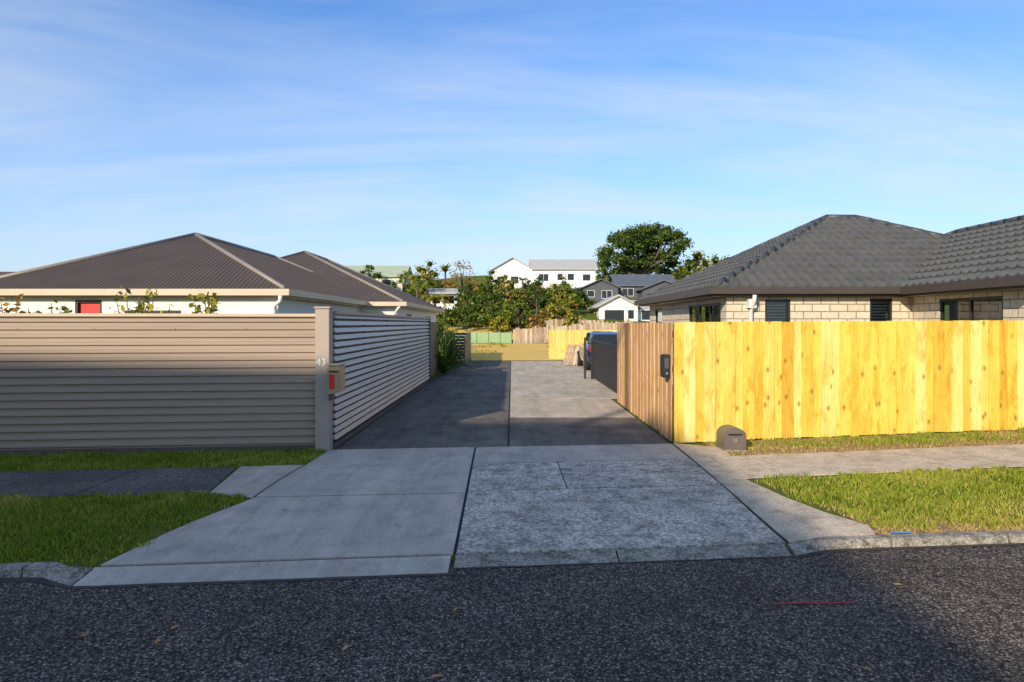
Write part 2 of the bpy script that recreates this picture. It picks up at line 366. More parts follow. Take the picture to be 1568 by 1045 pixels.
dw=empty('driveway')
ys=[9.42,12.3,15.4,18.8,22.4,26.5,31]
slab('driveway_bed',[(-2.4,9.3),(2.25,9.68),(2.25,31),(-1.8,31),(-2.4,22)],.003,m_joint,0,dw)
for i in range(len(ys)-1):
    y0,y1=ys[i],ys[i+1]
    xl0=-2.36 if y0<20 else -2.36+(y0-20)*.05; xl1=-2.36 if y1<20 else -2.36+(y1-20)*.05
    yy0=y0+.04
    l0=(xl0,Y(xl0,9.42)) if i==0 else (xl0,yy0)
    r0=(2.22,Y(2.22,9.42)) if i==0 else (2.22,yy0)
    if i==0: yy0=9.42
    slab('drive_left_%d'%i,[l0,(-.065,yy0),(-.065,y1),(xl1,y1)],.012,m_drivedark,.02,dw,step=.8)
    slab('drive_right_%d'%i,[(-.035,yy0),r0,(2.22,y1),(-.035,y1)],.012,m_drivedark if i==0 else m_drive,.02,dw,step=.8)  # near bay takes the darker copy, painting in the house shadow
slab('parking_pad',[(2.23,15.5),(4.5,15.5),(4.5,31),(2.23,31)],.009,m_drive,.02,dw,step=.8)
slab('dry_lawn',[(-14,31.05),(16,31.05),(24,57.5),(-20,57.5)],.03,m_dry,0,step=1.5)
slab('hillside_lawn',[(-6,59.5),(9,60),(12,66),(6,69),(-8,66)],.06,m_dry,0,step=1.5)

kb=empty('kerb')
def kerbseg(x0,x1,mat):
    bm=bmesh.new(); rings=[]
    n=max(2,int((x1-x0)/.12)+1) if x1-x0<4 else 3
    for i in range(n):
        x=x0+(x1-x0)*i/(n-1)
        d=sm(-3.35,-2.9,x)*(1-sm(2.1,2.5,x))
        dl=d*(1 if x<-.43 else .55)
        zt=.002*(1-d)-.024*d; sf=5.08*(1-dl)+4.87*dl; st=5.10
        j=random.uniform(-.004,.004)
        bk=5.20 if d<.5 else 5.125
        pr=[(sf+j,RZ-.03),(sf+j,RZ+.006),(st-.01+j,zt-.01),(st+.012,zt),(bk,zt),(bk,-.12)]
        rings.append([bm.verts.new((x,Y(x,s),z)) for s,z in pr])
    for i in range(n-1):
        for k in range(6):
            bm.faces.new([rings[i][k],rings[i+1][k],rings[i+1][(k+1)%6],rings[i][(k+1)%6]])
    bm.faces.new(rings[0]); bm.faces.new(rings[-1][::-1])
    finish(bm,'kerb_piece',mat,kb)
for x0,x1 in [(-60,-30),(-30,-15),(-15,-10),(-10,-7.5),(-7.5,-5.2),(-5.2,-3.4),(-3.4,-2.95),(-2.95,-.44),(-.42,.8),(.8,2.14),(2.16,3.0),(3,4),(4,6),(6,9),(9,14),(14,30),(30,60)]:
    kerbseg(x0,x1-.015,m_apL if x0==-2.95 else m_kerb)
slab('gutter_dirt',[S(-60,5.02),S(-3.3,5.0),S(-2.9,4.82),S(-.4,4.82),S(-.4,4.94),S(2.2,4.94),S(2.6,5.03),S(60,5.03),S(60,5.11),S(-60,5.11)],RZ+.004,M('gutter_dirt',(.03,.026,.022),(.09,.07,.05),12,.95,bs=.5),0,step=10,hf=lambda x,y:0)

# ------------------------------------------------------------------ left steel fence
def corr(bm,p0,p1,z0,z1,n,pitch,amp,mi=0):
    prof=[]; cyc=[(0,0),(.20,0),(.34,1),(.66,1),(.80,0)]
    k=0
    while True:
        done=False
        for t,o in cyc:
            zz=z0+(k+t)*pitch
            if zz>=z1: prof.append((z1,o*amp)); done=True; break
            prof.append((zz,o*amp))
        if done: break
        k+=1
    A=[bm.verts.new((p0[0]+n[0]*o,p0[1]+n[1]*o,z)) for z,o in prof]
    B=[bm.verts.new((p1[0]+n[0]*o,p1[1]+n[1]*o,z)) for z,o in prof]
    for i in range(len(prof)-1):
        f=bm.faces.new([A[i],B[i],B[i+1],A[i+1]]); f.material_index=mi
lf=empty('corrugated_steel_fence')
dv=Vector((1,SL,0)).normalized(); nv=(SL/math.hypot(1,SL),-1/math.hypot(1,SL))
d2=(dv.x,dv.y)
bm=bmesh.new()
xx=[-2.62,-4.5,-6.45,-8.5,-10.6,-13,-15.5,-18,-21,-24]
for i in range(len(xx)-1):
    p1=S(xx[i],9.50); p0=S(xx[i+1]-.03,9.50-.003*(i%2))
    corr(bm,p0,p1,.06,1.80,nv,.102,.030)
finish(bm,'steel_sheets',m_fence,lf)
bm=bmesh.new()
for i in range(len(xx)-1):
    for xq in (xx[i+1]+.04,(xx[i]+xx[i+1])/2):
        for z in (.31,1.03,1.64):
            p=S(xq,9.5); lbox(bm,p,d2,nv,-.008,.008,z-.008,z+.008,.01,.038)
finish(bm,'screws',m_post,lf)
bm=bmesh.new(); L0=math.hypot(1,SL)
p=S(-24,9.5); Lf=(24-2.62)*L0
lbox(bm,p,d2,nv,0,Lf,1.795,1.835,-.03,.045)
finish(bm,'top_capping',m_cap,lf)
bm=bmesh.new(); lbox(bm,p,d2,nv,0,Lf,-.1,.062,-.03,.012); finish(bm,'plinth_board',m_plinth,lf)
bm=bmesh.new()
abox(bm,-2.635,-2.445,9.13,9.32,-.1,1.90); abox(bm,-2.65,-2.43,9.115,9.335,1.90,1.93)
bmesh.ops.bevel(bm,geom=bm.edges[:],offset=.006,segments=1,affect='EDGES')
finish(bm,'corner_post',m_post,lf)
bm=bmesh.new()
z=.11
while z<1.80:
    add_box(bm,[(-2.462,9.34,z+.012),(-2.41,9.34,z),(-2.41,20.02,z),(-2.462,20.02,z+.012),(-2.462,9.34,z+.062),(-2.435,9.34,z+.062),(-2.435,20.02,z+.062),(-2.462,20.02,z+.062)]); z+=.098
finish(bm,'side_slats',m_fenceside,lf)
bm=bmesh.new(); abox(bm,-2.50,-2.475,9.34,20.02,.06,1.83)
for y in (11.4,13.5,15.6,17.8): abox(bm,-2.474,-2.4635,y,y+.07,.1,1.82)
finish(bm,'side_backing',m_black,lf)
bm=bmesh.new(); abox(bm,-2.505,-2.39,9.34,20.02,1.832,1.875); finish(bm,'side_capping',m_post,lf)
bm=bmesh.new(); abox(bm,-2.51,-2.425,9.34,20.02,-.1,.058); finish(bm,'side_plinth',m_plinth,lf)
bm=bmesh.new(); abox(bm,-2.52,-2.40,20.03,20.15,-.1,1.92); abox(bm,-2.46,-2.43,20.15,22.0,.1,1.75)
finish(bm,'black_end_post',m_black,lf)
tcv=bpy.data.curves.new('house_number','FONT'); tcv.body='43'; tcv.size=.135; tcv.extrude=.003
to=bpy.data.objects.new('house_number',tcv); COL.objects.link(to); to.location=(-2.62,9.126,1.14); to.rotation_euler=(math.pi/2,0,0); tcv.materials.append(m_whitep); to.parent=lf
lb=empty('letterbox')
m_tan=M('letterbox_tan',(.50,.33,.16),(.42,.28,.13),4,.45)
bm=bmesh.new(); add_box(bm,[(-2.435,9.0,.76),(-2.27,9.0,.80),(-2.27,9.3,.80),(-2.435,9.3,.76),(-2.435,9.0,1.13),(-2.27,9.0,1.15),(-2.27,9.3,1.15),(-2.435,9.3,1.13)])
bmesh.ops.bevel(bm,geom=bm.edges[:],offset=.01,segments=2,affect='EDGES'); finish(bm,'box',m_tan,lb)
box('red_panel',-2.41,-2.34,8.985,9.002,.84,1.03,m_red,lb,.004)
box('mail_slot',-2.41,-2.29,8.988,9.003,1.06,1.08,m_black,lb)
box('bracket',-2.445,-2.40,9.1,9.2,.68,.77,m_grey,lb)
box('lid',-2.44,-2.26,8.97,9.31,1.148,1.165,m_post,lb,.004)

# ------------------------------------------------------------------ board fences
def boards(name,parent,p0,p1,top,mat,width=.15,n=None,gap=.003,stag=.008,thick=.02,base=None,jit=.004,o=0):
    d=Vector((p1[0]-p0[0],p1[1]-p0[1])); Ln=d.length; d/=Ln
    n=n or (d.y,-d.x)
    bm=bmesh.new(); lay=bm.faces.layers.float.new('rnd')
    cnt=int(round(Ln/width)); wv=Ln/cnt
    for i in range(cnt):
        ex=.012 if i%2 else -.004
        a0=i*wv-(ex if i else 0); a1=(i+1)*wv-gap+(ex if i<cnt-1 else 0)
        px=p0[0]+d.x*(a0+a1)/2; py=p0[1]+d.y*(a0+a1)/2
        zb=(base if base is not None else H(px,py)+.02)
        tt=top(px,py) if callable(top) else top
        of=o+(stag+thick*.6 if i%2 else 0)+random.uniform(0,.003)
        lbox(bm,p0,d,n,a0,a1,zb+random.uniform(-.012,.012),tt+random.uniform(-jit,jit),of,of+thick,0,random.random(),lay)
    return finish(bm,name,mat,parent)
rf=empty('timber_paling_fence')
topf=lambda x,y: 1.72+.006*max(0,x-2.3)
c0=S(2.30,9.46); c1=S(8.1,9.46)
boards('front_boards',rf,(c0[0]+.0,c0[1]),c1,topf,m_pine,.145)
boards('front_boards_right',rf,(8.12,10.27),(16,10.27),1.77,m_pine,.145)
boards('side_boards',rf,(2.30,14.75),(2.30,9.72),1.715,m_pinebrown,.15,stag=.002)
bm=bmesh.new(); lay=bm.faces.layers.float.new('rnd')
for z in (.4,1.0,1.5):
    dd=Vector((c1[0]-c0[0],c1[1]-c0[1])).normalized(); nn=(dd.y,-dd.x)
    lbox(bm,c0,dd,nn,.06,5.8,z,z+.09,-.05,-.004,0,.5,lay)
    lbox(bm,(2.30,14.75),(0,-1),(-1,0),0,4.95,z,z+.09,-.05,-.004,0,.5,lay)
add_box(bm,[(2.315,9.725,-.1),(2.41,9.735,-.1),(2.41,9.82,-.1),(2.315,9.82,-.1),(2.315,9.725,1.69),(2.41,9.735,1.69),(2.41,9.82,1.69),(2.315,9.82,1.69)],0,.3,lay)
abox(bm,2.29,2.39,14.76,14.86,-.1,1.72)
finish(bm,'rails_and_posts',m_pinebrown,rf)
ic=empty('intercom_box')
bm=bmesh.new(); abox(bm,2.15,2.265,9.74,9.92,.93,1.26); bmesh.ops.bevel(bm,geom=bm.edges[:],offset=.015,segments=2,affect='EDGES'); finish(bm,'housing',m_black,ic)
box('face_panel',2.175,2.24,9.728,9.741,1.06,1.21,m_grey,ic,.003)
box('button',2.195,2.22,9.722,9.729,.98,1.005,m_blind,ic,.003)
mb=empty('mailbox')
bm=bmesh.new(); x0,x1,ya,yb=2.80,3.10,9.02,9.36
prof=[(x0,.02),(x1,.02)]+[((x0+x1)/2+.15*math.cos(t)*1.0,.21+.11*math.sin(t)) for t in np.linspace(0,math.pi,13)]
A=[bm.verts.new((x,ya,z)) for x,z in prof]; B=[bm.verts.new((x,yb,z)) for x,z in prof]
bm.faces.new(A); bm.faces.new(B[::-1])
for i in range(len(prof)):
    j=(i+1)%len(prof); bm.faces.new([A[j],A[i],B[i],B[j]])
bmesh.ops.recalc_face_normals(bm,faces=bm.faces[:]); bmesh.ops.bevel(bm,geom=[e for e in bm.edges if abs(e.verts[0].co.y-e.verts[1].co.y)<1e-5],offset=.008,segments=2,affect='EDGES')
finish(bm,'shell',M('mailbox_bronze',(.15,.12,.095),(.12,.095,.075),5,.4,spec=.5),mb)
box('plinth',2.785,3.115,9.0,9.38,-.03,.03,m_kerb,mb,.006)
box('slot',2.86,3.04,9.008,9.02,.225,.245,m_black,mb)
tcv=bpy.data.curves.new('number_plate','FONT'); tcv.body='23'; tcv.size=.055; tcv.extrude=.002
to=bpy.data.objects.new('number_plate',tcv); COL.objects.link(to); to.location=(2.92,9.014,.14); to.rotation_euler=(math.pi/2,0,0); tcv.materials.append(m_blind); to.parent=mb

gt=empty('driveway_gate')
bm=bmesh.new()
for z0,z1 in ((.10,.16),(1.14,1.20)): abox(bm,2.42,2.48,15.4,20.7,z0,z1)
y=15.4
while y<20.7: abox(bm,2.435,2.465,y,y+.085,.161,1.139); y+=.10
for y in (15.33,20.72): abox(bm,2.40,2.50,y,y+.07,.02,1.25)
abox(bm,2.22,2.28,21.0,21.06,0,1.28)
abox(bm,2.28,2.40,20.74,20.78,1.08,1.12)
finish(bm,'gate_leaf',m_black,gt)
sf=empty('slat_fence')
bm=bmesh.new()
for i in range(9): abox(bm,-3.6,-1.9,30.6,30.64,.1+i*.135,.215+i*.135)
for x in (-3.6,-1.92): abox(bm,x,x+.07,30.65,30.72,-.05,1.36)
abox(bm,-1.9,-1.86,27.0,30.7,.1,1.2)
finish(bm,'slats',m_grey,sf)

# ------------------------------------------------------------------ roofs & walls
def roof_face(bm,poly,pattern):
    P=[Vector(p) for p in poly]
    a=(P[1]-P[0]).normalized()
    inw=Vector((-a.y,a.x,0))
    far=max(P,key=lambda q:(q-P[0]).dot(inw))
    q=far-P[0]; b=(q-a*q.dot(a)).normalized(); Nn=a.cross(b)
    la=[(p-P[0]).dot(a) for p in P]; lb_=[(p-P[0]).dot(b) for p in P]
    a0,a1,b1=min(la)-.3,max(la)+.3,max(lb_)+.2
    b2=bmesh.new()
    if pattern=='rib':
        pitch=.10; cols=[]; k=0
        while a0+k*pitch<a1:
            for t,h in ((0,0),(.4,0),(.6,.014),(.8,.014)): cols.append((a0+(k+t)*pitch,h))
            k+=1
        rows=[(-.05,0),(b1,0)]
        V=[[b2.verts.new(P[0]+a*ca+b*rb+Nn*(h+rh)) for ca,h in cols] for rb,rh in rows]
    else:
        cols=[]; pitch=.23; st=.0383; ca=a0
        while ca<a1:
            ph=(ca%pitch)/pitch; cols.append((ca,.034*max(0,math.cos(2*math.pi*ph))+.008*math.cos(2*math.pi*ph))); ca+=st
        rows=[]; k=0; rh=.37
        while k*rh-.04<b1:
            rows.append((k*rh-.04,.0)); rows.append((k*rh-.030,.058)); k+=1
        V=[]
        for rb,h0 in rows: V.append([b2.verts.new(P[0]+a*ca+b*rb+Nn*(h+h0)) for ca,h in cols])
    for j in range(len(V)-1):
        for i in range(len(cols)-1):
            b2.faces.new([V[j][i],V[j][i+1],V[j+1][i+1],V[j+1][i]])
    for i in range(1,len(P)):
        p,qn=P[i],P[(i+1)%len(P)]
        if (qn-p).length<1e-4: continue
        ed=(qn-p).normalized(); no=Vector((ed.y,-ed.x,0)).normalized()
        bmesh.ops.bisect_plane(b2,geom=b2.verts[:]+b2.edges[:]+b2.faces[:],plane_co=p,plane_no=no,clear_outer=True)
    tmp=bpy.data.meshes.new('t'); b2.to_mesh(tmp); b2.free(); bm.from_mesh(tmp); bpy.data.meshes.remove(tmp)
def hip_roof(parent,x0,x1,y0,y1,ze,tp,pattern,mroof,mcap,mgut,soff=True,fascia=.17):
    w_,d_=x1-x0,y1-y0; h=min(w_,d_)/2; zr=ze+h*tp
    A,B,C,D=(x0,y0,ze),(x1,y0,ze),(x1,y1,ze),(x0,y1,ze)
    if w_<=d_: R0,R1=(x0+h,y0+h,zr),(x0+h,y1-h,zr); front=[A,B,R0]; right=[B,C,R1,R0]; back=[C,D,R1]; left=[D,A,R0,R1]; hips=[(A,R0),(B,R0),(C,R1),(D,R1)]
    else: R0,R1=(x0+h,y0+h,zr),(x1-h,y0+h,zr); front=[A,B,R1,R0]; right=[B,C,R1]; back=[C,D,R0,R1]; left=[D,A,R0]; hips=[(A,R0),(D,R0),(B,R1),(C,R1)]
    bm=bmesh.new()
    for f in (front,right,back,left): roof_face(bm,f,pattern)
    finish(bm,'roof',mroof,parent)
    bm=bmesh.new()
    for p,q in hips+[(R0,R1)]:
        if (Vector(p)-Vector(q)).length<.05: continue
        n=max(1,int((Vector(p)-Vector(q)).length/.4)) if pattern=='tile' else 1
        for i in range(n):
            pa=Vector(p).lerp(Vector(q),i/n); pb=Vector(p).lerp(Vector(q),(i+1)/n)
            r=.075 if pattern=='tile' else .055
            up=Vector((0,0,.03 if pattern=='tile' else .012))
            tube(bm,[pa+up,pb+up],[r,r*(.9 if pattern=='tile' else 1)],8)
    finish(bm,'hip_capping',mcap,parent)
    bm=bmesh.new(); t=.12
    for (p,q) in ((A,B),(B,C),(C,D),(D,A)):
        dd=Vector((q[0]-p[0],q[1]-p[1])); Ln=dd.length; dd/=Ln; nn=(dd.y,-dd.x)
        lbox(bm,p,dd,nn,-t*.97,Ln+t*.97-.003,ze-.13,ze+.005,.0,t)
        lbox(bm,p,dd,nn,0.01,Ln-.01,ze-fascia,ze-.01,-.03,-.003)
    finish(bm,'gutter',mgut,parent)
    if soff: box('soffit',x0+.035,x1-.035,y0+.035,y1-.035,ze-.165,ze-.145,m_soffit,parent)
    return zr
def wall(name,p0,p1,z0,z1,ops,mat,parent,depth=.09):
    d=Vector((p1[0]-p0[0],p1[1]-p0[1])); Ln=d.length; d/=Ln; n=(d.y,-d.x)
    bm=bmesh.new()
    def P(a,z,o=0): return (p0[0]+d.x*a+n[0]*o,p0[1]+d.y*a+n[1]*o,z)
    A=sorted(set([0,Ln]+[o[0] for o in ops]+[o[1] for o in ops])); Z=sorted(set([z0,z1]+[o[2] for o in ops]+[o[3] for o in ops]))
    for i in range(len(A)-1):
        for j in range(len(Z)-1):
            ca,cz=(A[i]+A[i+1])/2,(Z[j]+Z[j+1])/2
            if any(o[0]<ca<o[1] and o[2]<cz<o[3] for o in ops): continue
            bm.faces.new([bm.verts.new(P(*q)) for q in ((A[i],Z[j]),(A[i+1],Z[j]),(A[i+1],Z[j+1]),(A[i],Z[j+1]))])
    for o in ops:
        a0,a1,q0,q1=o[:4]
        for e in (((a0,q0),(a1,q0)),((a1,q0),(a1,q1)),((a1,q1),(a0,q1)),((a0,q1),(a0,q0))):
            bm.faces.new([bm.verts.new(P(*e[0])),bm.verts.new(P(*e[1])),bm.verts.new(P(*e[1],-depth)),bm.verts.new(P(*e[0],-depth))])
    finish(bm,name,mat,parent)
    for k,o in enumerate(ops):
        a0,a1,q0,q1=o[:4]; kind=o[4] if len(o)>4 else 'win'; fm=o[5] if len(o)>5 else m_frame
        if kind=='door':
            bm=bmesh.new(); lbox(bm,p0,d,n,a0,a1,q0,q1,-depth-.03,-depth+.02); 
            finish(bm,'door',o[5],parent)
            bm=bmesh.new(); 
            for aa in (a0,a1-.05): lbox(bm,p0,d,n,aa,aa+.05,q0,q1,-depth+.02,-.01)
            lbox(bm,p0,d,n,a0+.05,a1-.05,q1-.05,q1,-depth+.02,-.01); finish(bm,'door_frame',m_frame,parent); continue
        bm=bmesh.new(); f=.05 if (a1-a0)>.5 else .04
        for aa in (a0,a1-f): lbox(bm,p0,d,n,aa,aa+f,q0,q1,-.07,-.015)
        for zz in (q0,q1-f): lbox(bm,p0,d,n,a0+f,a1-f,zz,zz+f,-.07,-.015)
        if a1-a0>1.1:
            nm=2 if a1-a0<2 else 3
            for i in range(1,nm): 
                c=a0+(a1-a0)*i/nm; lbox(bm,p0,d,n,c-.022,c+.022,q0+f,q1-f,-.065,-.02)
        finish(bm,'window_frame',fm,parent)
        bm=bmesh.new(); bm.faces.new([bm.verts.new(P(*q,-.045)) for q in ((a0+f,q0+f),(a1-f,q0+f),(a1-f,q1-f),(a0+f,q1-f))]); finish(bm,'glass',m_glass,parent)
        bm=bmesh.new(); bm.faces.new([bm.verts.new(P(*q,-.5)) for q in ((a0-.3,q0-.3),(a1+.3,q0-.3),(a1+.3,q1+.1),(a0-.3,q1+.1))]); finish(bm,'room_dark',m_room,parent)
        if kind=='blind':
            bm=bmesh.new(); z=q0+f
            while z<q1-f-.03:
                lbox(bm,p0,d,n,a0+f+.01,a1-f-.01,z,z+.03,-.13,-.10); z+=.062
            finish(bm,'blind',m_blind,parent)
        if kind=='curtain':
            bm=bmesh.new()
            for (ca,cb_) in ((a0+f,a0+(a1-a0)*.22),(a1-(a1-a0)*.45,a1-(a1-a0)*.12)):
                m_=int((cb_-ca)/.03); pr=[(ca+(cb_-ca)*i/m_, -.16+.025*math.sin(i*1.3)) for i in range(m_+1)]
                va=[bm.verts.new(P(a_,q0,o_)) for a_,o_ in pr]; vb=[bm.verts.new(P(a_,q1,o_)) for a_,o_ in pr]
                for i in range(m_): bm.faces.new([va[i],va[i+1],vb[i+1],vb[i]])
            finish(bm,'curtain',m_curtain,parent)

LH=empty('bungalow')
hip_roof(LH,-11.73,-4.75,14.3,27,2.42,.457,'rib',m_roofL,m_capL,m_gutL)
wall('front_wall',(-11.4,14.45),(-4.95,14.45),0,2.26,[(2.15,2.72,.02,2.2,'door',m_red),(3.2,4.4,1.0,1.98,'blind')],m_white,LH)
wall('west_wall',(-11.4,27),(-11.4,14.45),0,2.26,[],m_white,LH)
wall('east_wall',(-4.95,14.45),(-4.95,22.25),0,2.26,[(3,4.5,.9,2.05)],m_white,LH)
hip_roof(LH,-12.6,-3.5,22.0,34,2.40,.457,'rib',m_roofL,m_capL,m_gutL)
wall('garage_front_wall',(-4.94,22.25),(-3.75,22.25),0,2.24,[],m_white,LH)
wall('garage_east_wall',(-3.75,22.25),(-3.75,33.7),0,2.24,[(2,3.2,.9,2.05)],m_white,LH)
bm=bmesh.new()
tube(bm,[(-4.82,14.2,2.29),(-4.83,14.24,2.18),(-4.98,14.32,2.08),(-5.0,14.37,1.98),(-5.0,14.38,0)],[.045]*5,10)
tube(bm,[(-3.6,21.93,2.27),(-3.7,22.0,2.15),(-3.82,22.17,2.0),(-3.82,22.19,0)],[.045]*4,10)
finish(bm,'downpipes',m_whitep,LH)
bm=bmesh.new()
tube(bm,[(-9.6,21,3.2),(-9.6,21,4.25)],[.015,.012],6)
for k in range(5): tube(bm,[(-9.95+k*.14,21-.18,4.15),(-9.95+k*.14,21+.18,4.15)],[.008,.008],5)
tube(bm,[(-10.0,21,4.15),(-9.3,21,4.15)],[.01,.01],5)
finish(bm,'tv_aerial',m_grey,LH)

RH=empty('brick_bungalow')
hip_roof(RH,4.1,13.2,13.8,22.14,2.43,.49,'tile',m_roofR,m_capR,m_gutR)
hip_roof(RH,7.9,14.1,10.42,20.0,2.42,.49,'tile',m_roofR,m_capR,m_gutR)
W0=4.40; FY=14.0
wall('front_wall',(W0,FY),(8.2,FY),0,2.27,[(5.19-W0,5.71-W0,.9,2.20,'blind'),(7.34-W0,7.80-W0,.9,2.22,'blind')],m_brick,RH)
wall('side_wall',(W0,21.8),(W0,FY),0,2.27,[(21.8-17.0,21.8-14.4,.4,2.15,'curtain'),(.8,1.8,.9,2.15)],m_brick,RH)
wall('wing_side_wall',(8.2,FY),(8.2,10.75),0,2.26,[(FY-13.1,FY-11.4,.5,2.17,'curtain')],m_brick,RH)
wall('wing_front_wall',(8.2,10.75),(13.75,10.75),0,2.26,[(1.5,3.2,.9,2.1,'blind')],m_brick,RH)
bm=bmesh.new()
tube(bm,[(4.88,13.72,2.28),(4.88,13.76,2.15),(4.88,13.88,2.02),(4.88,13.93,1.95),(4.88,13.93,.1)],[.04]*5,10)
abox(bm,4.80,4.95,13.82,13.99,2.02,2.2)
finish(bm,'downpipe',m_whitep,RH)

def gable_house(parent,x0,x1,y0,y1,zt,rise,axis,mw,mr,front=[],left=[],over=.4,zb=None):
    zb=zb if zb is not None else min(H(x0,y0),H(x1,y0),H((x0+x1)/2,y0))-.3
    wall('front_wall',(x0,y0),(x1,y0),zb,zt,front,mw,parent)
    wall('side_wall',(x0,y1),(x0,y0),zb,zt,left,mw,parent)
    wall('side_wall_far',(x1,y0),(x1,y1),zb,zt,[],mw,parent)
    wall('back_wall',(x1,y1),(x0,y1),zb,zt,[],mw,parent)
    bm=bmesh.new(); t=.14
    if axis=='x':
        ym=(y0+y1)/2; k=rise/(ym-y0)
        pr=[(y0-over,zt-over*k),(ym,zt+rise),(y1+over,zt-over*k)]
        X0,X1=x0-over,x1+over
        for i in (0,1):
            (ya,za),(yb,zb_)=pr[i],pr[i+1]
            add_box(bm,[(X0,ya,za),(X1,ya,za),(X1,yb,zb_),(X0,yb,zb_),(X0,ya,za+t),(X1,ya,za+t),(X1,yb,zb_+t),(X0,yb,zb_+t)])
        tri=[[(x,y0,zt),(x,y1,zt),(x,ym,zt+rise)] for x in (x0,x1)]
    else:
        xm=(x0+x1)/2; k=rise/(xm-x0)
        pr=[(x0-over,zt-over*k),(xm,zt+rise),(x1+over,zt-over*k)]
        Y0,Y1=y0-over,y1+over
        for i in (0,1):
            (xa,za),(xb,zb_)=pr[i],pr[i+1]
            add_box(bm,[(xa,Y0,za),(xb,Y0,zb_),(xb,Y1,zb_),(xa,Y1,za),(xa,Y0,za+t),(xb,Y0,zb_+t),(xb,Y1,zb_+t),(xa,Y1,za+t)])
        tri=[[(x0,y,zt),(x1,y,zt),(xm,y,zt+rise)] for y in (y0,y1)]
    finish(bm,'roof',mr,parent)
    bm=bmesh.new()
    for tr_ in tri: bm.faces.new([bm.verts.new(q) for q in tr_])
    finish(bm,'gable_wall',mw,parent)
WH=empty('weatherboard_house')
gable_house(WH,-3.4,3.6,110,119,10.3,2.0,'y',m_whitep,m_lightroof,[(1.0,2.2,8.2,9.3),(3.2,4.4,8.2,9.3)],[(2,4,8.2,9.4),(5.5,7,8.2,9.4)])
gable_house(WH,3.2,13.2,108,116,10.4,1.7,'x',m_whitep,m_lightroof,[(1.0,2.6,8.4,9.6,'win',m_whitep),(4.0,4.8,8.6,9.6),(5.6,6.6,8.6,9.6),(8.0,9.2,8.4,9.5)],[(1,3,8.2,9.4)])
box('deck',8,14.5,106,107.9,7.2,7.4,m_white,WH)
bm=bmesh.new()
for i in range(14): abox(bm,8+i*.5,8.06+i*.5,106,106.06,7.4,8.3)
abox(bm,8,14.6,105.98,106.08,8.3,8.4)
finish(bm,'deck_rail',m_whitep,WH)
DH=empty('charcoal_house')
gable_house(DH,9.4,14.0,90,97,6.5,1.0,'y',m_charw,m_greyroof,[(.5,1.5,5.2,6.1,'win',m_whitep),(2.4,3.8,5.0,6.1,'win',m_whitep)],[(1,2.5,5.2,6.1,'win',m_whitep)])
gable_house(DH,14.2,22,92,100,6.9,1.6,'x',m_charw,m_greyroof,[(.6,2.2,5.4,6.5,'win',m_whitep),(3.4,5.6,5.2,6.5,'win',m_whitep)],[(1,3,5.2,6.4,'win',m_whitep)])
gable_house(DH,17,22.5,89,92,6.2,1.1,'y',m_charw,m_greyroof,[(1.2,3.2,4.9,5.9,'win',m_whitep)])
SH=empty('white_cottage')
gable_house(SH,8.9,12.9,70,77,3.5,1.05,'y',m_whitep,m_lightroof,[(.6,2.6,1.9,3.1),(3.0,3.6,2.2,3.1)],[(1,2.2,2.2,3.1),(3.6,5,2.2,3.1)])
gable_house(SH,12.9,17,71,76,3.2,.9,'x',m_whitep,m_lightroof,[(.6,1.8,2.1,3.0)])
GH=empty('green_roof_house')
gable_house(GH,-26.5,-15.9,100,108,8.7,1.7,'x',m_cream,m_greenroof,[(7.4,8.8,7.0,8.1),(3,5,7.0,8.1)])
CH=empty('garden_shed')
gable_house(CH,-9.4,-6.3,78,82,5.2,.5,'x',m_whitep,m_lightroof,[(.3,1.2,4.0,4.9),(1.5,2.8,4.0,4.9)])
NH=empty('neighbouring_house')
gable_house(NH,-32,-20.6,30,38,2.9,1.25,'x',m_redroof,m_redroof,[(8,10,1,2.2)])

gf=empty('green_mesh_fence'); bm=bmesh.new()
abox(bm,-11,0,57.9,57.93,.05,.95)
for i in range(12): abox(bm,-11+i*.99,-10.93+i*.99,57.82,57.89,0,1.05)
finish(bm,'mesh_panels',m_greenfence,gf)
of=empty('old_paling_fence')
boards('palings',of,(0.1,57.6),(10.5,59.0),lambda x,y:1.25+.07*x+random.uniform(-.12,.12),m_oldwood,.2,gap=.03,base=0,jit=.05)
boards('palings_upper',of,(3,63),(8.6,64),lambda x,y:2.1+random.uniform(-.1,.1),m_oldwood,.2,gap=.03,base=.4,jit=.05)
yf=empty('pale_timber_fence')
boards('palings',yf,(1.75,32.5),(9,32.8),1.40,m_paleyel,.15)

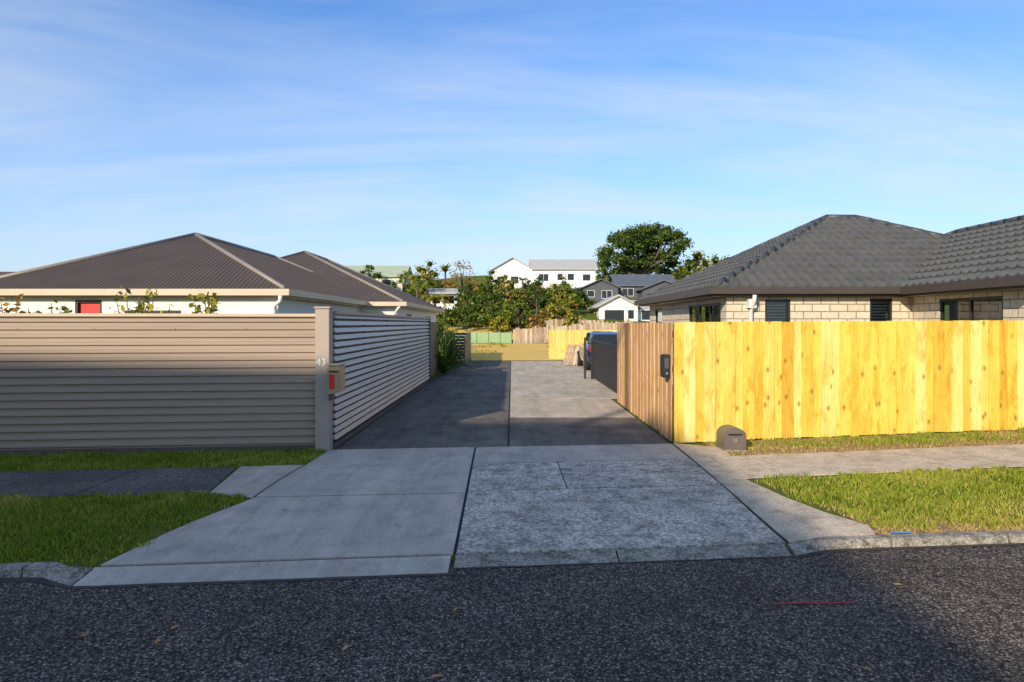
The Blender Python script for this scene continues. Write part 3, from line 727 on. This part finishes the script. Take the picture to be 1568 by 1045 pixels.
def build_car():
    car=empty('parked_car'); X,Y0=3.52,24.0
    m_blue=plain('car_blue',(.015,.03,.075),.3,.3,1.0); m_tyre=M('tyre',(.015,.015,.015),None,5,.9); m_rim=plain('rim',(.5,.5,.52),.3,.9); m_tail=plain('tail_lamp',(.5,.01,.01),.15)
    bm=bmesh.new(); rings=[]
    for y,zl,zb,hw in ((0,.42,.86,.70),(.06,.33,.93,.79),(.3,.24,.98,.84),(1.0,.2,.985,.865),(2.9,.2,.95,.865),(3.6,.22,.86,.85),(4.0,.28,.76,.80),(4.15,.38,.66,.70)):
        zm=(zl+zb)/2
        half=[(.88*hw,zl),(hw,zl+.12),(hw*1.01,zm),(hw*.98,zb-.06),(hw*.9,zb)]
        ring=[(x,z) for x,z in half]+[(-x,z) for x,z in half[::-1]]
        rings.append([bm.verts.new((X+x,Y0+y,z)) for x,z in ring])
    for i in range(len(rings)-1):
        for k in range(10): bm.faces.new([rings[i][k],rings[i][(k+1)%10],rings[i+1][(k+1)%10],rings[i+1][k]])
    bm.faces.new(rings[0]); bm.faces.new(rings[-1][::-1]); bmesh.ops.recalc_face_normals(bm,faces=bm.faces[:])
    finish(bm,'body',m_blue,car,True)
    bm=bmesh.new(); rings=[]
    for y,zb,zt,hb,ht in ((.10,.95,.99,.74,.70),(.42,.96,1.32,.77,.62),(.8,.97,1.40,.78,.63),(1.7,.97,1.42,.78,.64),(2.2,.95,1.38,.78,.63),(3.0,.93,.96,.75,.70)):
        rings.append([bm.verts.new((X+x,Y0+y,z)) for x,z in ((hb,zb),(ht+.02,zt-.05),(ht-.06,zt),(-ht+.06,zt),(-ht-.02,zt-.05),(-hb,zb))])
    for i in range(len(rings)-1):
        for k in range(5):
            f=bm.faces.new([rings[i][k],rings[i][k+1],rings[i+1][k+1],rings[i+1][k]])
            f.material_index=0 if (k in (1,2,3) and 1<=i<=3) else 1
    bmesh.ops.recalc_face_normals(bm,faces=bm.faces[:])
    finish(bm,'cabin',[m_blue,m_darkglass],car)
    bm=bmesh.new()
    for wx in (-.80,.80):
        for wy in (.75,3.3):
            tube(bm,[(X+wx-.1,Y0+wy,.31),(X+wx+.1,Y0+wy,.31)],[.31,.31],20,0)
            tube(bm,[(X+wx-.108,Y0+wy,.31),(X+wx+.108,Y0+wy,.31)],[.2,.2],14,1)
    finish(bm,'wheels',[m_tyre,m_rim],car)
    for sx in (-1,1):
        bm=bmesh.new(); add_box(bm,[(X+sx*.66-.12,Y0-.02,.70),(X+sx*.66+.12,Y0-.02,.70),(X+sx*.66+.12,Y0+.2,.70),(X+sx*.66-.12,Y0+.2,.70),(X+sx*.68-.1,Y0+.02,.94),(X+sx*.68+.1,Y0+.02,.94),(X+sx*.68+.1,Y0+.2,.94),(X+sx*.68-.1,Y0+.2,.94)])
        bmesh.ops.bevel(bm,geom=bm.edges[:],offset=.02,segments=2,affect='EDGES'); finish(bm,'tail_light',m_tail,car)
    box('bumper',X-.72,X+.72,Y0-.06,Y0+.1,.3,.5,m_blue,car,.04)
    box('number_plate',X-.18,X+.18,Y0-.03,Y0-.005,.62,.74,m_whitep,car)
build_car()
pl=empty('timber_pallet'); bm=bmesh.new(); lay=bm.faces.layers.float.new('rnd')
for i in range(6):
    x=2.05+i*.13
    add_box(bm,[(x,27.5,.03),(x+.1,27.5,.03),(x+.1,27.53,.03),(x,27.53,.03),(x+.25,28.0,.85),(x+.35,28.0,.85),(x+.35,28.03,.85),(x+.25,28.03,.85)],0,random.random(),lay)
for t in (.15,.5,.85):
    z=.03+.82*t; y=27.5+.5*t; x=2.05+.25*t
    add_box(bm,[(x,y+.035,z),(x+.76,y+.035,z),(x+.76,y+.09,z),(x,y+.09,z),(x,y+.035,z+.09),(x+.76,y+.035,z+.09),(x+.76,y+.09,z+.09),(x,y+.09,z+.09)],0,.4,lay)
finish(bm,'slats',m_oldwood,pl)

# ------------------------------------------------------------------ leaves
def leafmesh(name,C,size,mat,parent=None,flat=0.0,asp=.6,outn=None):
    n=len(C); sz=size*(.6+.8*rng.random(n))
    nrm=rng.normal(size=(n,3)); 
    if outn is not None: nrm=nrm*.7+outn
    nrm[:,2]+=flat; nrm/=np.linalg.norm(nrm,axis=1)[:,None]
    t=rng.normal(size=(n,3)); t-=nrm*(t*nrm).sum(1)[:,None]; t/=np.linalg.norm(t,axis=1)[:,None]
    b=np.cross(nrm,t)
    V=np.empty((n,4,3)); 
    V[:,0]=C-t*sz[:,None]*.5; V[:,1]=C+b*(sz*asp*.5)[:,None]; V[:,2]=C+t*sz[:,None]*.5; V[:,3]=C-b*(sz*asp*.5)[:,None]
    return rawquads(name,V.reshape(-1,3),n,4,mat,parent)
def rawquads(name,V,n,k,mat,parent=None,rnd=None):
    me=bpy.data.meshes.new(name); me.vertices.add(n*k); me.vertices.foreach_set('co',V.astype(np.float32).ravel())
    me.loops.add(n*k); me.loops.foreach_set('vertex_index',np.arange(n*k,dtype=np.int32))
    me.polygons.add(n); me.polygons.foreach_set('loop_start',np.arange(0,n*k,k,dtype=np.int32))
    try: me.polygons.foreach_set('loop_total',np.full(n,k,dtype=np.int32))
    except Exception: pass
    at=me.attributes.new('rnd','FLOAT','FACE'); at.data.foreach_set('value',(rnd if rnd is not None else rng.random(n)).astype(np.float32))
    me.update(); me.validate()
    me.materials.append(mat); ob=bpy.data.objects.new(name,me); COL.objects.link(ob)
    if parent: ob.parent=parent
    return ob
def clumpleaves(clumps,per):
    Cs=[];Ns=[]
    for (c,r) in clumps:
        n=int(per*(r[0]*r[2])); n=max(n,30)
        d=rng.normal(size=(n,3)); d/=np.linalg.norm(d,axis=1)[:,None]
        rad=(.5+.55*rng.random(n)**.7)
        lump=1+.2*np.sin(d[:,0]*7+c[0])*np.cos(d[:,1]*6+c[1])+.15*np.sin(d[:,2]*9+c[0]*2)
        Cs.append(np.array(c)+d*np.array(r)*(rad*lump)[:,None]); Ns.append(d)
    return np.vstack(Cs),np.vstack(Ns)
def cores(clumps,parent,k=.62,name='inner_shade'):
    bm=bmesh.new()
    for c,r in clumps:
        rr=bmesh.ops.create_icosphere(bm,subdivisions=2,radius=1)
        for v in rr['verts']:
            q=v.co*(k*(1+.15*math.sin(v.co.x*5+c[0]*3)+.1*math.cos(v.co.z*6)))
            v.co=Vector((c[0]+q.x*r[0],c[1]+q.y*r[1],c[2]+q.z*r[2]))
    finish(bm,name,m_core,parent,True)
def tree(name,x,y,zb,height,width,mat,leaf=.3,nclump=16,per=160,trunk=.2,crown0=.3,core=True):
    t=empty(name); bm=bmesh.new()
    ct=zb+height*crown0
    top=Vector((x,y,zb+height*.6))
    tube(bm,[(x,y,zb-.3),(x+.1*trunk,y,zb+height*.2),(x,y,zb+height*.42),tuple(top)],[trunk*1.3,trunk,trunk*.8,trunk*.4],8)
    cl=[]
    for i in range(nclump):
        an=i*2.4+random.uniform(-.3,.3); rr=math.sqrt((i+.5)/nclump)
        px=x+math.cos(an)*rr*width*.40; py=y+math.sin(an)*rr*width*.40
        hh=(1-rr**2.2*.75) 
        pz=ct+(height*(1-crown0))*hh*random.uniform(.5,.88)
        cr=width*random.uniform(.10,.18)
        cl.append(((px,py,pz),(cr,cr,cr*random.uniform(.6,.85))))
        if i%2==0:
            tube(bm,[(x,y,zb+height*random.uniform(.18,.35)),((x+px)/2,(y+py)/2,(pz+zb+height*.3)/2+.1),(px,py,pz)],[trunk*.5,trunk*.32,trunk*.12],6)
    finish(bm,'trunk_and_limbs',m_bark,t)
    C,Nn=clumpleaves(cl,per/(leaf*leaf)*.09)
    leafmesh('crown_leaves',C,leaf,mat,t,.3,outn=Nn)
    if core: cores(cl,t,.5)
    return t
def big_tree():
    t=empty('pohutukawa_tree'); bm=bmesh.new(); bx,by=26.0,130
    cl=[]
    for (cx,cz,r) in [(18.3,15.0,2.2),(17.8,12.8,1.8),(20.2,16.9,2.3),(20.5,14.0,2.1),(22.4,18.4,2.2),(23.0,15.8,2.2),(25.0,19.2,2.1),(25.6,16.8,2.3),(27.6,19.4,2.0),(28.4,17.6,2.3),(30.4,18.0,1.9),(30.9,15.8,2.2),(31.2,13.6,1.9),(28.6,14.6,2.1),(26.0,14.3,1.9),(22.6,13.2,1.8),(19.6,11.3,1.7),(29.8,12.0,1.7),(17.2,14.2,1.0),(21.2,19.0,1.2),(29.6,19.6,1.1),(32.2,17.0,1.1),(19.0,17.8,1.1),(23.8,17.6,2.0),(27.0,15.8,2.0),(24.4,12.6,1.7),(27.6,12.4,1.6),(21.4,11.6,1.5)]:
        for k in range(2):
            p=(cx+random.uniform(-.6,.6),by+random.uniform(-5,5),cz+random.uniform(-.5,.5)); rr=r*random.uniform(.8,1.05)
            cl.append((p,(rr,rr*1.2,rr*.70)))
            if k==0: tube(bm,[(bx-1+random.uniform(-1,1),by,11.0),((bx+p[0])/2,(by+p[1])/2,12.2+(p[2]-12.2)*.4),p],[.34,.22,.08],6)
    tube(bm,[(bx-1,by,8),(bx-1,by,10.2),(bx-1.2,by,12.5)],[.9,.7,.4],9)
    tube(bm,[(bx-.5,by,8),(bx+1,by,10.5),(bx+3,by,13)],[.5,.45,.2],8)
    tube(bm,[(bx-1.2,by,8),(bx-3,by,10.5),(bx-5,by,13)],[.5,.4,.2],8)
    finish(bm,'trunk_and_limbs',m_bark,t)
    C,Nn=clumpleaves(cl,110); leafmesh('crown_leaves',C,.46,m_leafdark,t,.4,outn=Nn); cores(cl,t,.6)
big_tree()
tree('hilltop_tree',35.5,132,9.0,7.6,9,m_leafyel,.45,22,90,.35,.1)
tree('hilltop_tree',41.5,134,9.0,6.8,9,m_leafmid,.45,20,90,.35,.1)
tree('hilltop_tree',46,134,9.0,6.0,8,m_leafyel,.45,18,90,.35,.1)
tree('hilltop_tree',32.0,126,8.2,5.0,7,m_leafmid,.4,16,90,.3,.05)
tree('hilltop_tree',16.5,124,8.6,4.0,5,m_leafmid,.4,12,90,.3,.05)
tree('round_tree',-20.0,96,6.0,4.6,4.2,m_leafdark,.3,12,120,.2,.2)
tree('autumn_tree',-6.2,84,3.8,6.2,5.0,m_leafaut,.26,18,60,.15,.25,core=False)
tree('hill_tree',-10.4,84,3.8,6.4,5.2,m_leafyel,.28,20,80,.2,.1)
tree('hill_tree',-3.0,92,4.6,4.8,5.0,m_leafmid,.3,14,100,.2,.1)
tree('hill_tree',3.0,98,5.4,3.0,5.0,m_leafdark,.3,12,100,.2,.1)
tree('hill_tree',-14,88,4.2,4.6,5.0,m_leafmid,.3,12,100,.2,.1)
tree('hill_tree',-1.2,106,6.6,3.2,3.0,m_leafdark,.3,10,100,.2,.1)
tree('hill_tree',-12,64,.9,4.2,3.6,m_leafyel,.24,14,80,.15,.1)
for (x,y,h_,w_,mm) in [(-4.6,66,3.8,3.2,m_leafmid),(-2.0,69,4.8,3.8,m_leafdark),(.6,65,3.8,3.2,m_leafmid),(2.6,71,5.0,3.8,m_leafdark),(4.6,67,3.6,2.8,m_leafyel),(-.6,76,4.6,4.0,m_leafyel),(-5.0,76,4.8,3.8,m_leafdark),(5.4,76,4.0,3.4,m_leafmid),(-7.0,62,2.2,2.2,m_leafyel),(2.2,62.5,2.2,2.0,m_leafaut),(-1.2,63,2.0,2.2,m_leafyel)]:
    tree('garden_tree',x,y,H(x,y),h_,w_,mm,.24,15,85,.12,.1)
def bushmass(name,pts,mat,leaf,per):
    e=empty(name); cl=[]
    for (x,y,w_,h_) in pts:
        zb=H(x,y)
        for k in range(3):
            cx=x+random.uniform(-.5,.5)*w_; cy=y+random.uniform(-.5,.5)*w_; r=w_*random.uniform(.2,.42)
            cl.append(((cx,cy,zb+h_*random.uniform(.3,.75)),(r,r,h_*random.uniform(.22,.42))))
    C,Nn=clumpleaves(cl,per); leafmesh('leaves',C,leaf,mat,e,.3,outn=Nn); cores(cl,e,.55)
A_,B_,C_,D_=[],[],[],[]
for i in range(160):
    y=63+36*random.random()**1.1; xmin=-.155*y-2; xmax=6.5 if y<74 else (8 if y<88 else 9)
    x=random.uniform(xmin,xmax); w_=random.uniform(1.4,2.8); h_=random.uniform(.9,2.8)*(1 if y<85 else .9)
    if -10.5<x<-5.5 and y<79: h_=min(h_,1.3)
    random.choice([A_,B_,B_,C_,C_,D_]).append((x,y,w_,h_))
for i in range(30):
    x=random.uniform(-14,26); y=random.uniform(100,107); (B_ if i%2 else C_).append((x,y,2.4,1.4))
for i in range(30):
    x=random.uniform(8,24); y=random.uniform(79,87); (A_ if i%3 else C_).append((x,y,2.2,1.1))
bushmass('hillside_bushes_dark',A_,m_leafdark,.28,170)
bushmass('hillside_bushes',B_,m_leafmid,.26,170)
bushmass('hillside_bushes_yellow',C_,m_leafyel,.26,160)
bushmass('hillside_bushes_autumn',D_,m_leafaut,.26,120)

def fronds(name,x,y,z,n,length,width,mat,trunk=None,up=.6,droop=.9,leaflets=True):
    e=empty(name)
    if trunk:
        bm=bmesh.new(); tube(bm,[(x,y,trunk[0]),(x+.05,y,(trunk[0]+z)/2),(x,y,z)],[trunk[1]*1.2,trunk[1],trunk[1]*.9],8); finish(bm,'trunk',m_bark,e)
    V=[]; 
    for i in range(n):
        an=2*math.pi*i/n+random.uniform(-.2,.2); el=up*random.uniform(.3,1.6); Ln=length*random.uniform(.75,1.1)
        dirh=np.array([math.cos(an),math.sin(an),0]); side=np.array([-math.sin(an),math.cos(an),0])
        p=np.array([x,y,z],float); seg=8; pts=[]
        for k in range(seg+1):
            t=k/seg; pts.append(p.copy()); a_=el-droop*t*1.6
            p=p+(dirh*math.cos(a_)+np.array([0,0,math.sin(a_)]))*Ln/seg
        for k in range(seg):
            w0=width*(1-(k/seg))**.6*.5; w1=width*(1-((k+1)/seg))**.6*.5
            if leaflets:
                for s_ in (-1,1):
                    for j in range(2):
                        q=pts[k]+(pts[k+1]-pts[k])*(j*.5); q2=pts[k]+(pts[k+1]-pts[k])*(j*.5+.3)
                        tip=q+side*s_*w0+dirh*w0*.5-np.array([0,0,w0*.3])
                        V+= [q,q2,tip+(q2-q)*.3,tip]
            else: V+=[pts[k]-side*w0,pts[k]+side*w0,pts[k+1]+side*w1,pts[k+1]-side*w1]
    V=np.array(V); rawquads('fronds',V,len(V)//4,4,mat,e)
fronds('tree_fern',-8.7,70,5.8,34,2.5,1.1,m_leafmid,(1.4,.15),.5,.9)
fronds('tree_fern',-7.0,62,3.9,30,2.1,.9,m_leafyel,(.5,.13),.5,.9)
fronds('tree_fern',-10.6,76,6.8,28,2.2,.9,m_leafyel,(2.4,.14),.5,.9)
fronds('cabbage_tree',-8.6,88,8.4,34,1.5,.4,m_leafyel,(4,.13),.9,.5,False)
fronds('tree_fern',1.5,96,7.9,22,1.5,.6,m_leafmid,(5,.13),.5,.9)
fronds('flax_plant',-2.30,22.8,.05,60,1.7,.11,m_leafdark,None,1.5,.75,False)
fronds('flax_plant',-2.25,24.8,.05,60,1.7,.11,m_leafmid,None,1.4,.7,False)
fronds('flax_plant',-2.35,27.0,.05,50,1.6,.11,m_leafdark,None,1.4,.7,False)
hd=[((-3.2+random.uniform(-.3,.3),y_,.7),(.7,.7,.75)) for y_ in (21.5,23.4,25.5,27.5,29)]
e=empty('garden_shrubs'); C,Nn=clumpleaves(hd,900); leafmesh('leaves',C,.11,m_leafdark,e,.2,outn=Nn); cores(hd,e,.6)
hd=[((-5.5+random.uniform(-1,1),y_,1.3),(1.2,1.2,1.3)) for y_ in (36,39,42,46)]
e=empty('garden_hedge'); C,Nn=clumpleaves(hd,500); leafmesh('leaves',C,.16,m_leafmid,e,.2,outn=Nn); cores(hd,e,.6)
def twig(name,x,y,h,mat,n=9):
    e=empty(name); bm=bmesh.new(); L_=[]
    for i in range(n):
        an=random.uniform(0,6.3); r=random.uniform(.08,.36); hh=h*random.uniform(.80,1.0)
        tube(bm,[(x,y,0),(x+math.cos(an)*r*.4,y+math.sin(an)*r*.4,hh*.6),(x+math.cos(an)*r,y+math.sin(an)*r,hh)],[.02,.012,.005],5)
        for k in range(16):
            t=random.uniform(.75,1.02); L_.append((x+math.cos(an)*r*t+random.uniform(-.07,.07),y+math.sin(an)*r*t+random.uniform(-.07,.07),hh*t+random.uniform(-.03,.06)))
    finish(bm,'stems',m_bark,e); leafmesh('leaves',np.array(L_),.12,mat,e,.1,.5)
twig('magnolia_shrub',-6.15,11.2,2.22,m_leafyel,11)
twig('magnolia_shrub',-5.0,11.2,2.14,m_leafyel,10)
twig('magnolia_shrub',-7.45,11.2,2.10,m_leafmid,10)
twig('magnolia_shrub',-8.2,11.2,2.14,m_leafaut,11)
twig('magnolia_shrub',-5.85,11.4,2.02,m_leafyel,7)

# ------------------------------------------------------------------ grass blades
def pip(px,py,poly):
    ins=np.zeros(len(px),bool); n=len(poly)
    for i in range(n):
        x1,y1=poly[i]; x2,y2=poly[(i+1)%n]
        c=((y1>py)!=(y2>py))&(px<(x2-x1)*(py-y1)/(y2-y1+1e-12)+x1); ins^=c
    return ins
def grass(name,poly,dens,h,mat,edge=.05,patch=None,wd=.007,spread=.8):
    X=[p[0] for p in poly]; Yy=[p[1] for p in poly]
    n=int(dens*(max(X)-min(X))*(max(Yy)-min(Yy)))
    px=rng.uniform(min(X),max(X),n); py=rng.uniform(min(Yy),max(Yy),n)
    jx=px+edge*np.sin(py*9+px*4)+edge*.6*np.sin(px*23); jy=py+edge*np.sin(px*8)+edge*.6*np.sin(px*27+1)
    k=pip(jx,jy,poly); px,py=px[k],py[k]
    if patch is not None:
        f=.5+.5*np.sin(px*3.1+1.3*np.sin(py*2.7))*np.cos(py*3.7+px*1.1); k=rng.random(len(px))<(patch+(1-patch)*f); px,py=px[k],py[k]
    n=len(px); pz=np.array([H(a_,b_) for a_,b_ in zip(px,py)])-.003
    lump=.6+.5*(.5+.5*np.sin(px*5.3+py*3.1)*np.cos(py*6.1-px*2.3))+.25*np.sin(px*17+3*np.sin(py*5))*np.sin(py*19)
    hh=h*(.45+.75*rng.random(n))*lump; an=rng.uniform(0,2*math.pi,n); la=rng.uniform(0,2*math.pi,n); ln=hh*rng.random(n)*spread
    wx=np.cos(an)*wd*(.6+.7*rng.random(n)); wy=np.sin(an)*wd
    base=np.stack([px,py,pz],1); sd_=np.stack([wx,wy,np.zeros(n)],1)
    lean=np.stack([np.cos(la)*ln,np.sin(la)*ln,hh],1)
    V=np.empty((n,4,3)); V[:,0]=base-sd_; V[:,1]=base+sd_; V[:,2]=base+lean*.6*np.array([.7,.7,1])+sd_*.7; V[:,3]=base+lean
    dry=.5+.5*np.sin(px*1.9+2*np.sin(py*1.3))*np.sin(py*2.3+px*.7)
    dry2=.5+.5*np.sin(px*6.7+py*2.1)*np.sin(py*7.9-px*3.0)
    rn=np.clip(rng.random(n)*.7+.35*dry**2+.15*dry2,0,1)
    return rawquads(name,V.reshape(-1,3),n,4,mat,rnd=rn)
gL=[S(-10,5.21),S(-2.95,5.21),(-2.86,5.5),(-2.78,5.9),(-2.62,6.35),(-2.56,6.6),(-3.02,6.8),S(-3.1,7.12),S(-10,7.12)]
grass('verge_grass',gL,3600,.055,m_grass)
grass('verge_grass',[S(-10,8.40),(-3.0,8.12),(-2.5,8.22),(-2.44,8.6),(-2.5,9.1),S(-2.66,9.42),S(-10,9.44)],3000,.05,m_grass)
gR=[S(3.15,5.36),S(11,5.30),S(11,7.16),S(2.6,7.14),(2.74,6.7),(2.86,6.2),(3.02,5.8)]
grass('verge_grass',gR,3300,.065,m_grass,.07,.5)
grass('dry_grass_edge',gR,1300,.045,m_grassdry,.0,.3)
grass('dry_grass_edge',[S(2.9,5.21),S(11,5.21),S(11,5.5),S(3.2,5.6)],3000,.03,m_grassdry,.03)
grass('dry_grass_edge',gL,350,.04,m_grassdry,.0,.1)
grass('verge_grass',[S(2.85,8.75),S(11,8.6),S(11,9.3),S(2.75,9.4)],2200,.07,m_grass,.08,.1)
grass('dry_grass_edge',[S(2.72,8.42),S(11,8.42),S(11,9.42),S(2.8,9.42)],1400,.035,m_grassdry,.03)
m_soil=M('bare_soil',(.34,.20,.09),(.19,.11,.055),9,.95,bs=.8,bscale=40)
slab('bare_soil',[S(2.75,8.43),S(14,8.43),S(14,9.45),S(2.7,9.45)],.004,m_soil,0)
slab('bare_soil',[S(2.98,5.22),S(14,5.22),S(14,5.42),S(4.6,5.5),S(3.4,5.7),S(2.95,5.8)],.003,m_soil,0)
wd_=[[random.uniform(-6,8),random.uniform(33,56)] for _ in range(22)]
cl=[((x,y,.06),(random.uniform(.3,.7),random.uniform(.3,.7),random.uniform(.08,.2))) for x,y in wd_]
e=empty('field_weeds'); C,Nn=clumpleaves(cl,700); leafmesh('leaves',C,.15,m_leafyel,e,.2)
m_dead=M('dead_leaf',(.50,.26,.10),(.34,.17,.06),10,.8)
bm=bmesh.new()
for k in range(70):
    z=RZ+.005
    if k<6: x,y=[(-1.95,3.95),(-2.3,4.35),(-1.5,4.5),(-.35,4.2),(2.6,4.6),(-.9,3.7)][k]
    elif k<26: x,y=random.uniform(-4,4.5),random.uniform(3.2,4.9)
    elif k<60:
        x=random.uniform(2.9,8); y=Y(x,random.uniform(8.3,9.35)); z=H(x,y)+.03
    else:
        x=random.uniform(-2.3,2.1); y=random.uniform(5.6,9.2); z=H(x,y)+.02
    r=random.uniform(.012,.03) if k>5 else .035; an=random.uniform(0,6.3)
    pts=[(1.0,0),(.4,.35),(-.5,.3),(-1,0),(-.5,-.32),(.4,-.3)]
    bm.faces.new([bm.verts.new((x+r*(px*math.cos(an)-py*math.sin(an)),y+r*(px*math.sin(an)+py*math.cos(an)),z+random.uniform(0,.012))) for px,py in pts])
finish(bm,'fallen_leaves',m_dead)
m_spray=M('red_spray_paint',(.55,.03,.05),(.16,.03,.035),30,.8)
slab('road_paint_mark',[(1.64,4.285),(1.82,4.295),(1.97,4.292),(2.17,4.305),(2.17,4.325),(1.97,4.32),(1.77,4.32),(1.64,4.305)],RZ+.004,m_spray,0,step=5,hf=lambda x,y:0)
m_bluep=M('blue_spray_paint',(.08,.35,.6),(.15,.3,.42),30,.8)
slab('kerb_paint_mark',[(3.05,5.50),(3.22,5.505),(3.24,5.54),(3.08,5.55)],.012,m_bluep,0,step=5,hf=lambda x,y:0)

# ------------------------------------------------------------------ across the street (casts the long shadow)
OH=empty('two_storey_house')
x0,x1=-34.0,-8.95+3.7; yc=-9.07
hip_roof(OH,x0,x1,yc-3.7,yc+3.7,6.3,3.2/3.7,'rib',m_roofL,m_capL,m_gutL)
wall('street_wall',(x1-.5,yc+3.2),(x0+.5,yc+3.2),-.1,6.15,[(3,5,4.0,5.2),(8,10,4.0,5.2),(3,5.5,.8,2.1),(9,10,.1,2.1,'door',m_red),(14,16,4.0,5.2)],m_cream,OH)
wall('side_wall',(x1-.5,yc-3.2),(x1-.5,yc+3.2),-.1,6.15,[(2,4,4.0,5.2)],m_cream,OH)
wall('back_wall',(x0+.5,yc-3.2),(x1-.5,yc-3.2),-.1,6.15,[],m_cream,OH)
wall('far_side_wall',(x0+.5,yc+3.2),(x0+.5,yc-3.2),-.1,6.15,[],m_cream,OH)
tree('shadow_edge_tree',-4.7,-6.6,0,6.2,2.8,m_leafmid,.16,14,100,.12,.4,core=False)  # unseen tree, added to break up the shadow edge on the road
PP=empty('power_pole'); bm=bmesh.new()
tube(bm,[(-7.98,-5,-.2),(-7.98,-5,11.0)],[.17,.11],10); abox(bm,-9.1,-6.9,-5.05,-4.95,10.3,10.42)
finish(bm,'pole',m_bark,PP)
print('objects',len(bpy.data.objects))
